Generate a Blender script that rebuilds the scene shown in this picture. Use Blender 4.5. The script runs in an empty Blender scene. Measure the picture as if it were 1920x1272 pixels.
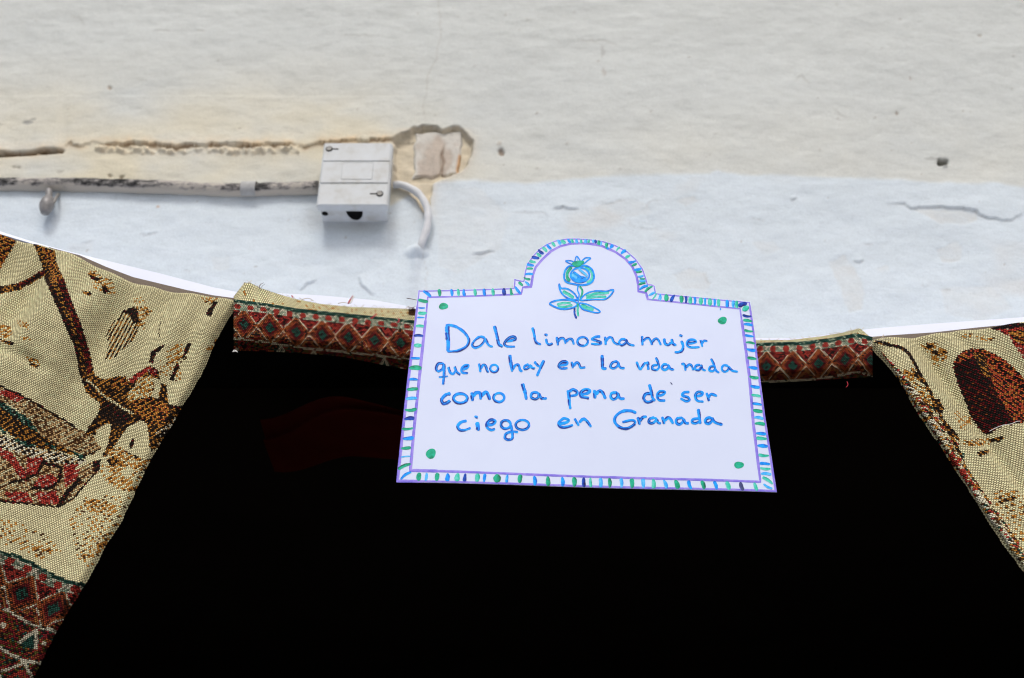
import bpy, math, random
import numpy as np
from mathutils import Vector

random.seed(7)
rng = np.random.default_rng(11)
S = bpy.context.scene
COL = S.collection

# ------------------------------------------------------------------ camera, sky, sun, exposure
CAM = np.array((0.0, 0.0, 1.55))
PITCH = math.radians(31.7)
F = 2000.0                                  # focal length in pixels of a 1920 wide picture
cd = bpy.data.cameras.new('camera')
cd.sensor_width = 36.0
cd.lens = 36.0 * F / 1920.0
cd.clip_start, cd.clip_end = 0.02, 400.0
cd.dof.use_dof = True
cd.dof.focus_distance = 1.0
cd.dof.aperture_fstop = 5.2
cd.dof.aperture_blades = 7
cam = bpy.data.objects.new('camera', cd)
COL.objects.link(cam)
cam.location = CAM
cam.rotation_euler = (math.radians(90) + PITCH, 0, 0)
S.camera = cam

SUN_EL, SUN_AZ = math.radians(52), math.radians(-14)       # azimuth from straight behind the camera, minus = from the left
W = bpy.data.worlds.new('World')
S.world = W
W.use_nodes = True
wn = W.node_tree
bg = wn.nodes['Background']
sky = wn.nodes.new('ShaderNodeTexSky')
sky.sky_type = 'NISHITA'
sky.sun_disc = False
sky.sun_elevation = SUN_EL
sky.sun_rotation = math.radians(180) + SUN_AZ
sky.air_density, sky.dust_density, sky.ozone_density = 1.0, 4.0, 1.0
wn.links.new(sky.outputs[0], bg.inputs[0])
bg.inputs[1].default_value = 0.115
sl = bpy.data.lights.new('sun', 'SUN')
sl.energy = 1.5
sl.angle = math.radians(14)
sl.color = (1.0, 0.985, 0.96)
sun = bpy.data.objects.new('sun', sl)
COL.objects.link(sun)
to_sun = Vector((math.sin(SUN_AZ) * math.cos(SUN_EL), -math.cos(SUN_AZ) * math.cos(SUN_EL), math.sin(SUN_EL)))
sun.rotation_euler = to_sun.to_track_quat('Z', 'Y').to_euler()
sun.location = (0, -4, 8)
S.view_settings.view_transform = 'Standard'
S.view_settings.look = 'None'
S.view_settings.gamma = 1.0
S.view_settings.use_curve_mapping = False
S.view_settings.exposure = 0.20
S.cycles.use_denoising = True
S.cycles.max_bounces = 8
S.cycles.filter_width = 1.1

# ------------------------------------------------------------------ helpers
cp, sp = math.cos(PITCH), math.sin(PITCH)
def ray(px, py):
    a = (np.asarray(px, float) - 960.0) / F
    b = (636.0 - np.asarray(py, float)) / F
    return np.stack([a, cp - sp * b, sp + cp * b], -1)
def hit(px, py, P, N):
    d = ray(px, py)
    t = np.dot(np.asarray(P) - CAM, N) / (d @ np.asarray(N))
    return CAM + d * t[..., None] if d.ndim > 1 else CAM + d * t
def proj(p):
    q = np.asarray(p) - CAM
    dep = q[..., 1] * cp + q[..., 2] * sp
    up = -q[..., 1] * sp + q[..., 2] * cp
    return 960 + F * q[..., 0] / dep, 636 - F * up / dep

def _h(i, j, s):
    n = (i.astype(np.int64) * 374761393 + j.astype(np.int64) * 668265263 + s * 982451653) & 0x7fffffff
    n = ((n ^ (n >> 13)) * 1274126177) & 0x7fffffff
    n = n ^ (n >> 16)
    return (n & 0xffff) / 65535.0
def vn(x, y, s=0):                            # value noise in -1..1
    x = np.asarray(x, float); y = np.asarray(y, float)
    i, j = np.floor(x), np.floor(y)
    a, b = x - i, y - j
    a = a * a * (3 - 2 * a); b = b * b * (3 - 2 * b)
    v = (_h(i, j, s) * (1 - a) + _h(i + 1, j, s) * a) * (1 - b) + (_h(i, j + 1, s) * (1 - a) + _h(i + 1, j + 1, s) * a) * b
    return v * 2 - 1
def fbm(x, y, s=0, o=4):
    r, a = 0, 1.0
    for k in range(o):
        r = r + a * vn(x * 2 ** k, y * 2 ** k, s + k * 17); a *= 0.5
    return r / 1.9
def sm(a, b, x):
    t = np.clip((x - a) / (b - a), 0, 1)
    return t * t * (3 - 2 * t)
def inpoly(px, py, poly):
    r = np.zeros(np.shape(px), bool)
    n = len(poly)
    for k in range(n):
        x1, y1 = poly[k]; x2, y2 = poly[(k + 1) % n]
        if y1 == y2: continue
        c = ((y1 > py) != (y2 > py)) & (px < (x2 - x1) * (py - y1) / (y2 - y1) + x1)
        r ^= c
    return r
def pdist(px, py, line):                      # distance to a polyline, side (up is +) and length along
    best = np.full(np.shape(px), 1e9); side = np.zeros(np.shape(px)); along = np.zeros(np.shape(px))
    L = 0.0
    for (x1, y1), (x2, y2) in zip(line[:-1], line[1:]):
        dx, dy = x2 - x1, y2 - y1
        l2 = dx * dx + dy * dy
        t = np.clip(((px - x1) * dx + (py - y1) * dy) / l2, 0, 1)
        d = np.hypot(px - x1 - t * dx, py - y1 - t * dy)
        m = d < best
        best = np.where(m, d, best)
        side = np.where(m, np.sign(dy * (px - x1) - dx * (py - y1)), side)
        along = np.where(m, L + t * math.sqrt(l2), along)
        L += math.sqrt(l2)
    return best, side, along / L
def crom(pts, step=1.5, closed=False):        # smooth curve through points
    P = np.asarray(pts, float)
    if closed: Q = np.vstack([P[-1], P, P[0], P[1]])
    else: Q = np.vstack([2 * P[0] - P[1], P, 2 * P[-1] - P[-2]])
    out = []
    for k in range(1, len(Q) - 2):
        n = max(2, int(np.linalg.norm(Q[k + 1] - Q[k]) / step))
        t = np.linspace(0, 1, n, endpoint=False)[:, None]
        a, b, c, d = Q[k - 1], Q[k], Q[k + 1], Q[k + 2]
        out.append(.5 * (2 * b + (c - a) * t + (2 * a - 5 * b + 4 * c - d) * t ** 2 + (3 * b - a - 3 * c + d) * t ** 3))
    out.append(Q[-2][None])
    return np.vstack(out)

def mesh(name, verts, faces, mat=None, parent=None, smooth=True, cols=None, uvs=None, vcols=None):
    me = bpy.data.meshes.new(name)
    verts = np.asarray(verts, np.float32)
    fa = np.asarray(faces, np.int32) if not isinstance(faces, list) else None
    if fa is not None:
        nf, k = fa.shape
        me.vertices.add(len(verts)); me.vertices.foreach_set('co', verts.ravel())
        me.loops.add(nf * k); me.loops.foreach_set('vertex_index', fa.ravel())
        me.polygons.add(nf)
        me.polygons.foreach_set('loop_start', np.arange(0, nf * k, k, dtype=np.int32))
        try: me.polygons.foreach_set('loop_total', np.full(nf, k, np.int32))
        except Exception: pass
        me.update(calc_edges=True)
    else:
        me.from_pydata(verts.tolist(), [], faces)
    if cols is not None:                       # one colour per face
        at = me.color_attributes.new('Col', 'FLOAT_COLOR', 'CORNER')
        c = np.concatenate([cols, np.ones((len(cols), 1))], 1)
        at.data.foreach_set('color', np.repeat(c, 4, 0).astype(np.float32).ravel())
    if vcols is not None:
        at = me.color_attributes.new('Col', 'FLOAT_COLOR', 'POINT')
        at.data.foreach_set('color', np.concatenate([vcols, np.ones((len(vcols), 1))], 1).astype(np.float32).ravel())
    if uvs is not None:
        uv = me.uv_layers.new(name='UVMap')
        uv.data.foreach_set('uv', np.asarray(uvs, np.float32).ravel())
    me.polygons.foreach_set('use_smooth', [smooth] * len(me.polygons))
    o = bpy.data.objects.new(name, me)
    COL.objects.link(o)
    if mat: me.materials.append(mat)
    if parent: o.parent = parent
    return o
def grid_faces(nu, nv):                        # vertices indexed [v*nu+u]
    j, i = np.meshgrid(np.arange(nv - 1), np.arange(nu - 1), indexing='ij')
    a = (j * nu + i).ravel()
    return np.stack([a, a + 1, a + nu + 1, a + nu], 1)
def tag(o, label, cat, group=None, kind=None):
    if label: o['label'] = label
    if cat: o['category'] = cat
    if group: o['group'] = group
    if kind: o['kind'] = kind
    return o
def empty(name, loc=(0, 0, 0)):
    o = bpy.data.objects.new(name, None)
    o.empty_display_size = 0.05
    COL.objects.link(o)
    return o
def tube(path, r, n=8, caps=True):
    P = np.asarray(path, float); R = np.broadcast_to(np.asarray(r, float), (len(P),))
    T = np.gradient(P, axis=0); T /= np.linalg.norm(T, axis=1)[:, None] + 1e-12
    ref = np.array((0, 1.0, 0.02)) if abs(T[0][1]) < .9 else np.array((1.0, 0, 0))
    V = []
    for p, t, rr in zip(P, T, R):
        a = np.cross(ref, t); a /= np.linalg.norm(a); b = np.cross(t, a)
        for k in range(n):
            w = 2 * math.pi * k / n
            V.append(p + rr * (math.cos(w) * a + math.sin(w) * b))
    Fc = []
    for i in range(len(P) - 1):
        for k in range(n):
            Fc.append([i * n + k, i * n + (k + 1) % n, (i + 1) * n + (k + 1) % n, (i + 1) * n + k])
    if caps:
        Fc.append(list(range(n))[::-1]); Fc.append([(len(P) - 1) * n + k for k in range(n)])
    return V, Fc
def bevel_box(x0, x1, y0, y1, z0, z1, b=.002, seg=2):
    import bmesh
    bm = bmesh.new()
    v = [bm.verts.new(c) for c in ((x0, y0, z0), (x1, y0, z0), (x1, y1, z0), (x0, y1, z0), (x0, y0, z1), (x1, y0, z1), (x1, y1, z1), (x0, y1, z1))]
    for f in ((0, 3, 2, 1), (4, 5, 6, 7), (0, 1, 5, 4), (1, 2, 6, 5), (2, 3, 7, 6), (3, 0, 4, 7)):
        bm.faces.new([v[k] for k in f])
    bmesh.ops.bevel(bm, geom=bm.edges[:], offset=b, segments=seg, affect='EDGES', profile=.6)
    V = [tuple(q.co) for q in bm.verts]; bm.verts.index_update()
    Fc = [[q.index for q in f.verts] for f in bm.faces]
    bm.free()
    return V, Fc

class NT:
    def __init__(s, name, rough=.7, spec=.3):
        s.m = bpy.data.materials.new(name); s.m.use_nodes = True
        s.t = s.m.node_tree; s.b = s.t.nodes['Principled BSDF']
        s.b.inputs['Roughness'].default_value = rough
        s.b.inputs['Specular IOR Level'].default_value = spec
    def n(s, kind, **kw):
        q = s.t.nodes.new(kind)
        for k, v in kw.items(): setattr(q, k, v)
        return q
    def l(s, a, b): s.t.links.new(a, b)
    def math(s, op, a, b=None, c=None):
        q = s.n('ShaderNodeMath', operation=op)
        for k, v in enumerate((a, b, c)):
            if v is None: continue
            if isinstance(v, (int, float)): q.inputs[k].default_value = v
            else: s.l(v, q.inputs[k])
        return q.outputs[0]
    def noise(s, scale, detail=4, rough=.55, vec=None, stretch=None):
        q = s.n('ShaderNodeTexNoise'); q.inputs['Scale'].default_value = scale
        q.inputs['Detail'].default_value = detail; q.inputs['Roughness'].default_value = rough
        if vec is None: vec = s.n('ShaderNodeTexCoord').outputs['Object']
        if stretch:
            mp = s.n('ShaderNodeMapping'); mp.inputs['Scale'].default_value = stretch
            s.l(vec, mp.inputs[0]); vec = mp.outputs[0]
        s.l(vec, q.inputs['Vector'])
        return q.outputs['Fac']
    def ramp(s, fac, stops):
        q = s.n('ShaderNodeValToRGB'); e = q.color_ramp.elements
        while len(e) < len(stops): e.new(.5)
        for el, (p, c) in zip(e, stops):
            el.position = p; el.color = (*c, 1) if len(c) == 3 else c
        s.l(fac, q.inputs[0])
        return q.outputs[0]
    def mix(s, fac, a, b, mode='MIX'):
        q = s.n('ShaderNodeMix', data_type='RGBA', blend_type=mode)
        for k, v in ((0, fac), (6, a), (7, b)):
            if isinstance(v, (int, float)): q.inputs[k].default_value = v
            elif isinstance(v, tuple): q.inputs[k].default_value = (*v, 1)
            else: s.l(v, q.inputs[k])
        return q.outputs[2]
    def col(s, c):
        if isinstance(c, tuple): s.b.inputs['Base Color'].default_value = (*c, 1)
        else: s.l(c, s.b.inputs['Base Color'])
        return s
    def bump(s, h, strength=.3, dist=.001):
        q = s.n('ShaderNodeBump'); q.inputs['Strength'].default_value = strength; q.inputs['Distance'].default_value = dist
        s.l(h, q.inputs['Height']); s.l(q.outputs[0], s.b.inputs['Normal'])
        return s

# ------------------------------------------------------------------ materials
def plain(name, c, rough=.6, spec=.3, var=.12, scale=60, bump=0.0):
    m = NT(name, rough, spec)
    n = m.noise(scale)
    m.col(m.mix(n, tuple(x * (1 - var) for x in c), tuple(min(1, x * (1 + var)) for x in c)))
    if bump: m.bump(m.noise(scale * 3), bump)
    return m.m

m = NT('plaster', .85, .2)
at = m.n('ShaderNodeAttribute', attribute_name='Col').outputs['Color']
fine = m.noise(420, 5, .6)
streak = m.noise(75, 6, .68, stretch=(.6, 1, 1.3))
c = m.mix(1.0, at, m.ramp(fine, [(.25, (.90, .90, .90)), (.75, (1.06, 1.06, 1.06))]), 'MULTIPLY')
c = m.mix(1.0, c, m.ramp(streak, [(.3, (.955, .955, .95)), (.7, (1.03, 1.03, 1.035))]), 'MULTIPLY')
m.col(c)
m.bump(m.math('ADD', m.math('MULTIPLY', streak, 1.2), m.math('MULTIPLY', fine, .6)), .5, .0016)
M_PLASTER = m.m

m = NT('woven_yarn', .9, .08)
at = m.n('ShaderNodeAttribute', attribute_name='Col').outputs['Color']
uv = m.n('ShaderNodeUVMap').outputs[0]
sx = m.n('ShaderNodeSeparateXYZ'); m.l(uv, sx.inputs[0])
row = m.math('FLOOR', sx.outputs[1])
uu = m.math('ADD', sx.outputs[0], m.math('MULTIPLY', m.math('FLOORED_MODULO', row, 2.0), .5))
a = m.math('MULTIPLY', m.math('ABSOLUTE', m.math('SUBTRACT', m.math('FRACT', uu), .5)), 2.0)
b = m.math('MULTIPLY', m.math('ABSOLUTE', m.math('SUBTRACT', m.math('FRACT', sx.outputs[1]), .5)), 2.0)
h = m.math('MULTIPLY', m.math('SUBTRACT', 1.0, m.math('POWER', a, 4.0)), m.math('SUBTRACT', 1.0, m.math('POWER', b, 2.5)))
lum = m.n('ShaderNodeRGBToBW'); m.l(at, lum.inputs[0])
pale = m.n('ShaderNodeMapRange'); m.l(lum.outputs[0], pale.inputs[0]); pale.inputs[1].default_value = .12; pale.inputs[2].default_value = .40
def band(x, lo, hi):
    q = m.n('ShaderNodeMapRange', interpolation_type='SMOOTHSTEP'); m.l(x, q.inputs[0]); q.inputs[1].default_value = lo; q.inputs[2].default_value = hi
    return q.outputs[0]
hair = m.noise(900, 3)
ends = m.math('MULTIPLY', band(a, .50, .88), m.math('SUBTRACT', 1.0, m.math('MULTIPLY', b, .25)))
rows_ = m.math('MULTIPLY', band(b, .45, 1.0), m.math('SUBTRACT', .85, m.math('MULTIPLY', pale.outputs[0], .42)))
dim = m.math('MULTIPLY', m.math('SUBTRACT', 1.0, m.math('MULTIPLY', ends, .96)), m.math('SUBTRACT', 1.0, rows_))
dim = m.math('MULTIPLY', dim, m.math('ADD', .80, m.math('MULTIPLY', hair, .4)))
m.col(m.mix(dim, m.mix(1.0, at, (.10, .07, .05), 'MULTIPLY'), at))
m.bump(h, .8, .0011)
M_YARN = m.m

m = NT('paper', .55, .3)
n = m.noise(35, 3)
n9 = m.noise(9, 4)
m.col(m.mix(1.0, m.ramp(n9, [(.30, (.95, .945, .965)), (.55, (1, 1, 1))]), m.mix(n, (.622, .692, .885), (.647, .717, .91)), 'MULTIPLY'))
m.bump(m.noise(700, 3), .08, .0004)
M_PAPER = m.m

def ink(name, dark, mid, light, scale=230, edge=True):
    m = NT(name, .5, .12)
    n = m.noise(scale, 5, .65)
    uvn = m.n('ShaderNodeUVMap').outputs[0]
    sx = m.n('ShaderNodeSeparateXYZ'); m.l(uvn, sx.inputs[0])
    pool = m.math('SUBTRACT', m.noise(55, 2), .30)
    e = m.math('MULTIPLY', m.math('POWER', sx.outputs[0], 2.2), m.math('MULTIPLY', pool, 1.15))
    e = m.math('MAXIMUM', e, 0.0)
    f = m.math('SUBTRACT', m.math('ADD', n, .04), e) if edge else n
    m.col(m.ramp(f, [(.22, dark), (.40, mid), (.66, light)]))
    return m.m
M_BLUE = ink('blue_paint', (.004, .040, .36), (.003, .24, .90), (.008, .42, .99))
M_LIGHTBLUE = ink('light_blue_paint', (.01, .22, .80), (.03, .42, .95), (.16, .60, .97))
M_NAVY = ink('navy_paint', (.004, .008, .09), (.005, .03, .30), (.006, .12, .65))
M_GREEN = ink('green_paint', (.003, .10, .06), (.006, .31, .17), (.02, .52, .34))
M_MINT = ink('mint_paint', (.006, .30, .20), (.02, .52, .38), (.14, .68, .58))
M_PURPLE = ink('purple_marker', (.15, .13, .64), (.23, .18, .75), (.36, .29, .82), 120)
M_GREYINK = ink('grey_blue_paint', (.03, .03, .10), (.05, .06, .18), (.10, .12, .30))

M_WHITEPLASTIC = plain('white_plastic', (.56, .59, .61), .45, .4, .05, 40)
m = NT('aged_box_plastic', .5, .3)
n = m.noise(45, 5, .6)
m.col(m.ramp(n, [(.3, (.46, .46, .43)), (.5, (.54, .56, .56)), (.7, (.57, .60, .615))]))
M_BOX = m.m
M_DARKHOLE = plain('hole_darkness', (.006, .006, .006), .9, .05)
M_STEEL = plain('dull_steel', (.20, .19, .17), .45, .5, .3, 200)
m = NT('grimy_conduit_paint', .8, .2)
pos = m.n('ShaderNodeTexCoord').outputs['Object']
n1 = m.noise(130, 6, .75, stretch=(.5, 1, 1))
ge = m.n('ShaderNodeAttribute', attribute_name='Col')
gm = m.n('ShaderNodeSeparateColor'); m.l(ge.outputs['Color'], gm.inputs[0])
f = m.math('ADD', m.math('MULTIPLY', gm.outputs[0], .55), m.math('ADD', .14, m.math('MULTIPLY', m.math('SUBTRACT', n1, .5), 1.9)))
m.col(m.ramp(f, [(.34, (.47, .43, .37)), (.50, (.32, .30, .28)), (.66, (.12, .115, .11)), (.86, (.012, .012, .012))]))
m.bump(n1, .4, .001)
M_CONDUIT = m.m
M_CABLE = plain('painted_cable', (.60, .61, .62), .6, .3, .1, 60, .1)
M_CANOPY = plain('white_sheeting', (.75, .785, .91), .6, .15, .03, 30)
M_LINING = plain('dull_lining', (.22, .18, .145), .95, .05, .3, 900, .4)
M_UNDERSHADE = plain('underside_shade', (.006, .006, .006), .95, .0, .2, 20)  # near-black colour stands in for the deep shade below the canopy
M_DARKROOM = plain('dark_room_shade', (.012, .010, .009), .95, .0, .3, 6)  # deep shade inside the shop is put into this near-black colour
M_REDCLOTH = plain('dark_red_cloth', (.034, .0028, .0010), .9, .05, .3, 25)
M_THREAD = plain('thread_cream', (.55, .49, .38), .9, .1)
M_THREADWHITE = plain('thread_white', (.75, .73, .72), .7, .2)
M_THREADRED = plain('thread_red', (.45, .05, .07), .8, .1)
M_THREADDARK = plain('thread_dark', (.05, .02, .02), .9, .1)
m = NT('street_stone', .85, .2)
vt = m.n('ShaderNodeTexVoronoi', feature='DISTANCE_TO_EDGE'); vt.inputs['Scale'].default_value = 7
m.l(m.n('ShaderNodeTexCoord').outputs['Object'], vt.inputs['Vector'])
m.col(m.mix(1.0, m.ramp(vt.outputs[0], [(.0, (.06, .055, .05)), (.06, (.24, .225, .20))]), m.ramp(m.noise(9), [(.3, (.8, .8, .8)), (.7, (1.1, 1.1, 1.1))]), 'MULTIPLY'))
m.bump(vt.outputs[0], .5, .02)
M_STREET = m.m

# ------------------------------------------------------------------ setting: street, house wall, shop room
tag(mesh('street', [(-60, -60, 0), (60, -60, 0), (60, 60, 0), (-60, 60, 0)], [[0, 1, 2, 3]], M_STREET), None, None, kind='structure')

YW = 1.14
OPEN_X, OPEN_Z = 1.15, 2.20
WP, WN = np.array((0, YW, 0)), np.array((0, 1.0, 0))
st = .0021
xs = np.arange(-1.15, 1.1501, st); zs = np.arange(OPEN_Z, 3.06, st)
GX, GZ = np.meshgrid(xs, zs)
PX, PY = proj(np.stack([GX, np.full_like(GX, YW), GZ], -1))
hgt = np.zeros_like(GX)                       # metres out of the wall, towards the street
# trowelled relief
hgt += .0030 * fbm(GX * 3.1, GZ * 4.3, 3) + .0017 * fbm(GX * 16, GZ * 30, 9) + .00075 * fbm(GX * 48, GZ * 62, 21) + .0007 * np.clip(fbm(GX * 26, GZ * 30, 23), .0, 1)
hgt += .00035 * np.clip(vn(GX * 22 + 3 * vn(GX * 5, GZ * 5, 4), GZ * 75, 33), .1, 1) * sm(-.2, .5, vn(GX * 4, GZ * 4, 8))
# colours
n_big = fbm(GX * 2.2, GZ * 2.6, 40); n_mid = fbm(GX * 9, GZ * 14, 50); n_fine = fbm(GX * 45, GZ * 70, 60)
def C(*c): return np.array(c)
up = C(.594, .618, .598); warm = C(.650, .605, .470); low = C(.620, .686, .728)
colr = up[None, None] * (1 + .05 * n_mid[..., None] + .03 * n_fine[..., None])
wmask = (sm(60, 255, PY) * (1 - sm(620, 1000, PX)) * .75 + .28 * sm(150, 330, PY)) * np.clip(.62 + .75 * n_mid + .4 * n_big, 0, 1)
colr = colr * (1 - wmask[..., None]) + warm * wmask[..., None]
bound = np.interp(PX, [-300, 0, 590, 700, 800, 812, 870, 1000, 1150, 1330, 1345, 1420, 1640, 1920, 2300], [349, 350, 356, 400, 352, 344, 338, 343, 330, 327, 320, 330, 337, 350, 350]) + 5 * fbm(GX * 30, GZ * 30, 70)
lowm = sm(-5, 5, PY - bound)
wear = sm(.28, .55, fbm(GX * 6 + 9, GZ * 9, 80)) * .75
lowc = low * (1 + .035 * n_mid[..., None] + .025 * n_fine[..., None])
lowc = lowc * (1 - .55 * wear[..., None]) + C(.60, .575, .53) * .55 * wear[..., None]
colr = colr * (1 - lowm[..., None]) + lowc * lowm[..., None]
hgt += .0004 * lowm
for k_, (pl, am) in enumerate([([(1705, 393), (1740, 392), (1800, 393), (1832, 399), (1836, 416), (1800, 425), (1760, 422), (1738, 412)], .8), ([(1752, 468), (1790, 449), (1806, 462), (1802, 492), (1766, 494)], .7), ([(1552, 488), (1585, 478), (1604, 500), (1622, 545), (1620, 585), (1588, 588), (1572, 540)], .7),
      ([(1262, 512), (1290, 500), (1325, 508), (1334, 530), (1326, 548), (1280, 545)], .7), ([(1100, 388), (1175, 370), (1215, 382), (1225, 402), (1150, 415)], .45), ([(1262, 378), (1300, 366), (1318, 380), (1285, 390)], .6), ([(1640, 500), (1668, 496), (1670, 510), (1650, 512)], .6), ([(800, 345), (900, 352), (960, 400), (940, 470), (860, 520), (820, 500), (815, 420)], .35),
      ([(1760, 540), (1860, 535), (1900, 580), (1840, 610), (1770, 590)], .5), ([(1405, 455), (1450, 448), (1470, 470), (1430, 480)], .4), ([(395, 480), (432, 478), (434, 505), (400, 512)], .45), ([(125, 455), (180, 452), (176, 478), (130, 478)], .35)]):
    wx, wy = PX + 5 * fbm(PX * .05, PY * .05, 130 + k_), PY + 5 * fbm(PX * .05, PY * .05, 160 + k_)
    if not inpoly(PX, PY, pl).any(): continue
    d, s, a = pdist(wx, wy, pl + [pl[0]]); ins = inpoly(wx, wy, pl)
    w = (ins * sm(0, 5, d) * am * np.clip(.75 + .6 * n_fine, 0, 1))[..., None] * .75
    colr = colr * (1 - w) + C(.605, .602, .57) * w
    hgt = hgt - .0007 * ins * sm(0, 3, d) * am
# lips of lifted paint: (polyline in picture pixels, lift in m, reach in px)
z5 = lambda L: [(1350 + x / 3.368, 280 + y / 3.368) for x, y in L]
z4 = lambda L: [(780 + x / 3.097, 300 + y / 3.097) for x, y in L]
lips = [
    (z5([(1050, 352), (1160, 345), (1200, 380), (1330, 370), (1520, 380), (1610, 395), (1640, 430), (1720, 440), (1760, 455), (1840, 455), (1870, 430), (1915, 405)]), .0030, 30),
    (z4([(800, 280), (850, 275), (900, 287), (945, 285)]), .0030, 12),
    (z4([(545, 300), (640, 298), (740, 298), (780, 330)]), .0016, 14),
    (z4([(1080, 260), (1150, 248), (1220, 230)]), .0014, 12), (z4([(1335, 290), (1345, 255), (1380, 235), (1415, 245)]), .0016, 12),
    (z4([(1235, 345), (1240, 378), (1330, 400), (1410, 402)]), .0010, 12), (z4([(325, 545), (375, 552), (410, 540), (460, 530)]), .0030, 16),
    (z4([(1670, 650), (1690, 690), (1705, 720), (1700, 760)]), .0014, 14),
    (z5([(835, 700), (865, 715), (910, 705)]), .0030, 9), (z5([(445, 315), (470, 322), (490, 315)]), .0026, 8), (z5([(205, 435), (240, 445), (280, 450)]), .0014, 8),
    (z5([(1270, 860), (1300, 868), (1320, 860)]), .0022, 8), (z5([(1400, 885), (1460, 890)]), .0016, 8), (z5([(900, 590), (930, 605), (960, 605)]), .0016, 9),
    ([(562, 546), (575, 532), (595, 526)], .0028, 12), ([(672, 518), (678, 535), (690, 545), (700, 555)], .0030, 14), ([(262, 437), (272, 440), (298, 436)], .0022, 9),
    ([(156, 455), (175, 452)], .0018, 8), ([(345, 506), (358, 509)], .0020, 8), ([(640, 66), (715, 66)], .0014, 7), ([(130, 30), (150, 30), (160, 48)], .0012, 9),
    ([(290, 58), (320, 57)], .0016, 7), ([(365, 57), (385, 56)], .0016, 7), ([(1080, 76), (1135, 75), (1160, 84)], .0012, 9), ([(1502, 140), (1510, 150), (1520, 158)], .0014, 9),
    ([(1560, 200), (1575, 215), (1590, 222)], .0014, 10), ([(1488, 156), (1492, 148), (1500, 140)], .0012, 9)]
for line, lift, reach in lips:
    lx = [p[0] for p in line]; ly = [p[1] for p in line]
    bb = (PX > min(lx) - 60) & (PX < max(lx) + 60) & (PY > min(ly) - 60) & (PY < max(ly) + 60)
    if not bb.any(): continue
    qx, qy = PX[bb], PY[bb]
    d, s, a = pdist(qx + 1.5 * vn(qx * .12, qy * .12, 5), qy + 1.5 * vn(qx * .12, qy * .12, 6), line)
    taper = np.clip(4 * a * (1 - a), 0, 1) ** .4
    lift *= (.9 if lift > .0025 else .5); hgt[bb] += np.where(s > 0, lift * taper * np.exp(-d / reach), -.25 * lift * taper * np.exp(-d / 3))
    cc = colr[bb]; w = (np.exp(-d / 2.2) * (s <= 0) * .26 * taper)[:, None]
    colr[bb] = cc * (1 - w) + C(.36, .31, .25) * w
# hairline cracks
for line in ([(822, 0), (826, 60), (820, 110), (805, 140), (795, 190), (797, 225)], [(795, 560), (800, 500), (790, 470)]):
    bb = (PX > 760) & (PX < 860)
    d, s, a = pdist(PX[bb] + 3 * vn(PX[bb] * .08, PY[bb] * .08, 15), PY[bb], line)
    w = (np.exp(-(d / 1.3) ** 2) * .24)[:, None]
    colr[bb] = colr[bb] * (1 - w) + C(.36, .31, .25) * w
# broken edge of the plaster above the conduit
ledge = [(-300, 292), (0, 289), (60, 286), (115, 282), (128, 268), (150, 273), (180, 268), (196, 270), (220, 272), (250, 271), (300, 273), (330, 276), (400, 272), (470, 274), (545, 271), (575, 277), (600, 268), (660, 265), (738, 262)]
bb = (PX < 780) & (PY > 180) & (PY < 345)
qx, qy = PX[bb], PY[bb]
jit = 3.0 * fbm(qx * .07, qy * .07, 90) + 2.2 * vn(qx * .25, qy * .25, 91) + 1.2 * vn(qx * .6, qy * .6, 96)
d, s, a = pdist(qx, qy + jit, ledge)
amp = np.interp(qx, [-300, 105, 120, 132, 150, 178, 188, 215, 540, 556, 572, 590, 604, 740], [1.1, 1.1, .1, .55, .6, .35, .5, 1, 1, .3, .55, .4, .8, .8])
thick = .0050 + .0028 * vn(qx * .035, qx * 0, 92)
hgt[bb] += np.where(s > 0, amp * thick * np.exp(-d / 40), 0)
rough = (qx > 180) & (qx < 560)
lump = np.clip(.35 + 1.1 * fbm(qx * .13, qy * .16, 93), 0, 1)
hgt[bb] += np.where((s <= 0) & (d < 16) & rough, .0075 * lump * np.sin(np.pi * np.clip((d - 3) / 13, 0, 1)), 0)
wt = (np.clip(np.exp(-d / 7) * (.8 + .6 * vn(qx * .05, qy * .1, 94)), 0, 1) * np.clip(amp + .25, 0, 1))[:, None] * .85
cc = colr[bb] * (1 - wt) + C(.74, .57, .36) * wt
wt = (rough * (s <= 0) * (d > 4) * (d < 18) * np.clip(lump * 1.4 - .30, 0, 1) * .85)[:, None]
cc = cc * (1 - wt) + C(.74, .64, .47) * wt
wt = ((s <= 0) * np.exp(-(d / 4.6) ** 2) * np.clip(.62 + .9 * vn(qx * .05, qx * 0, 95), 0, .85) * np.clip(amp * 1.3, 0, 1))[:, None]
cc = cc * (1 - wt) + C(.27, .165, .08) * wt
colr[bb] = cc
# left dark slot under the ledge
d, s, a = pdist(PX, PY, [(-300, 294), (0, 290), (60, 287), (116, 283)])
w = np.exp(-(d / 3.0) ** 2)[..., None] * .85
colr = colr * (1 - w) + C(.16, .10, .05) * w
hgt -= .006 * np.exp(-(d / 3.0) ** 2)
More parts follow.
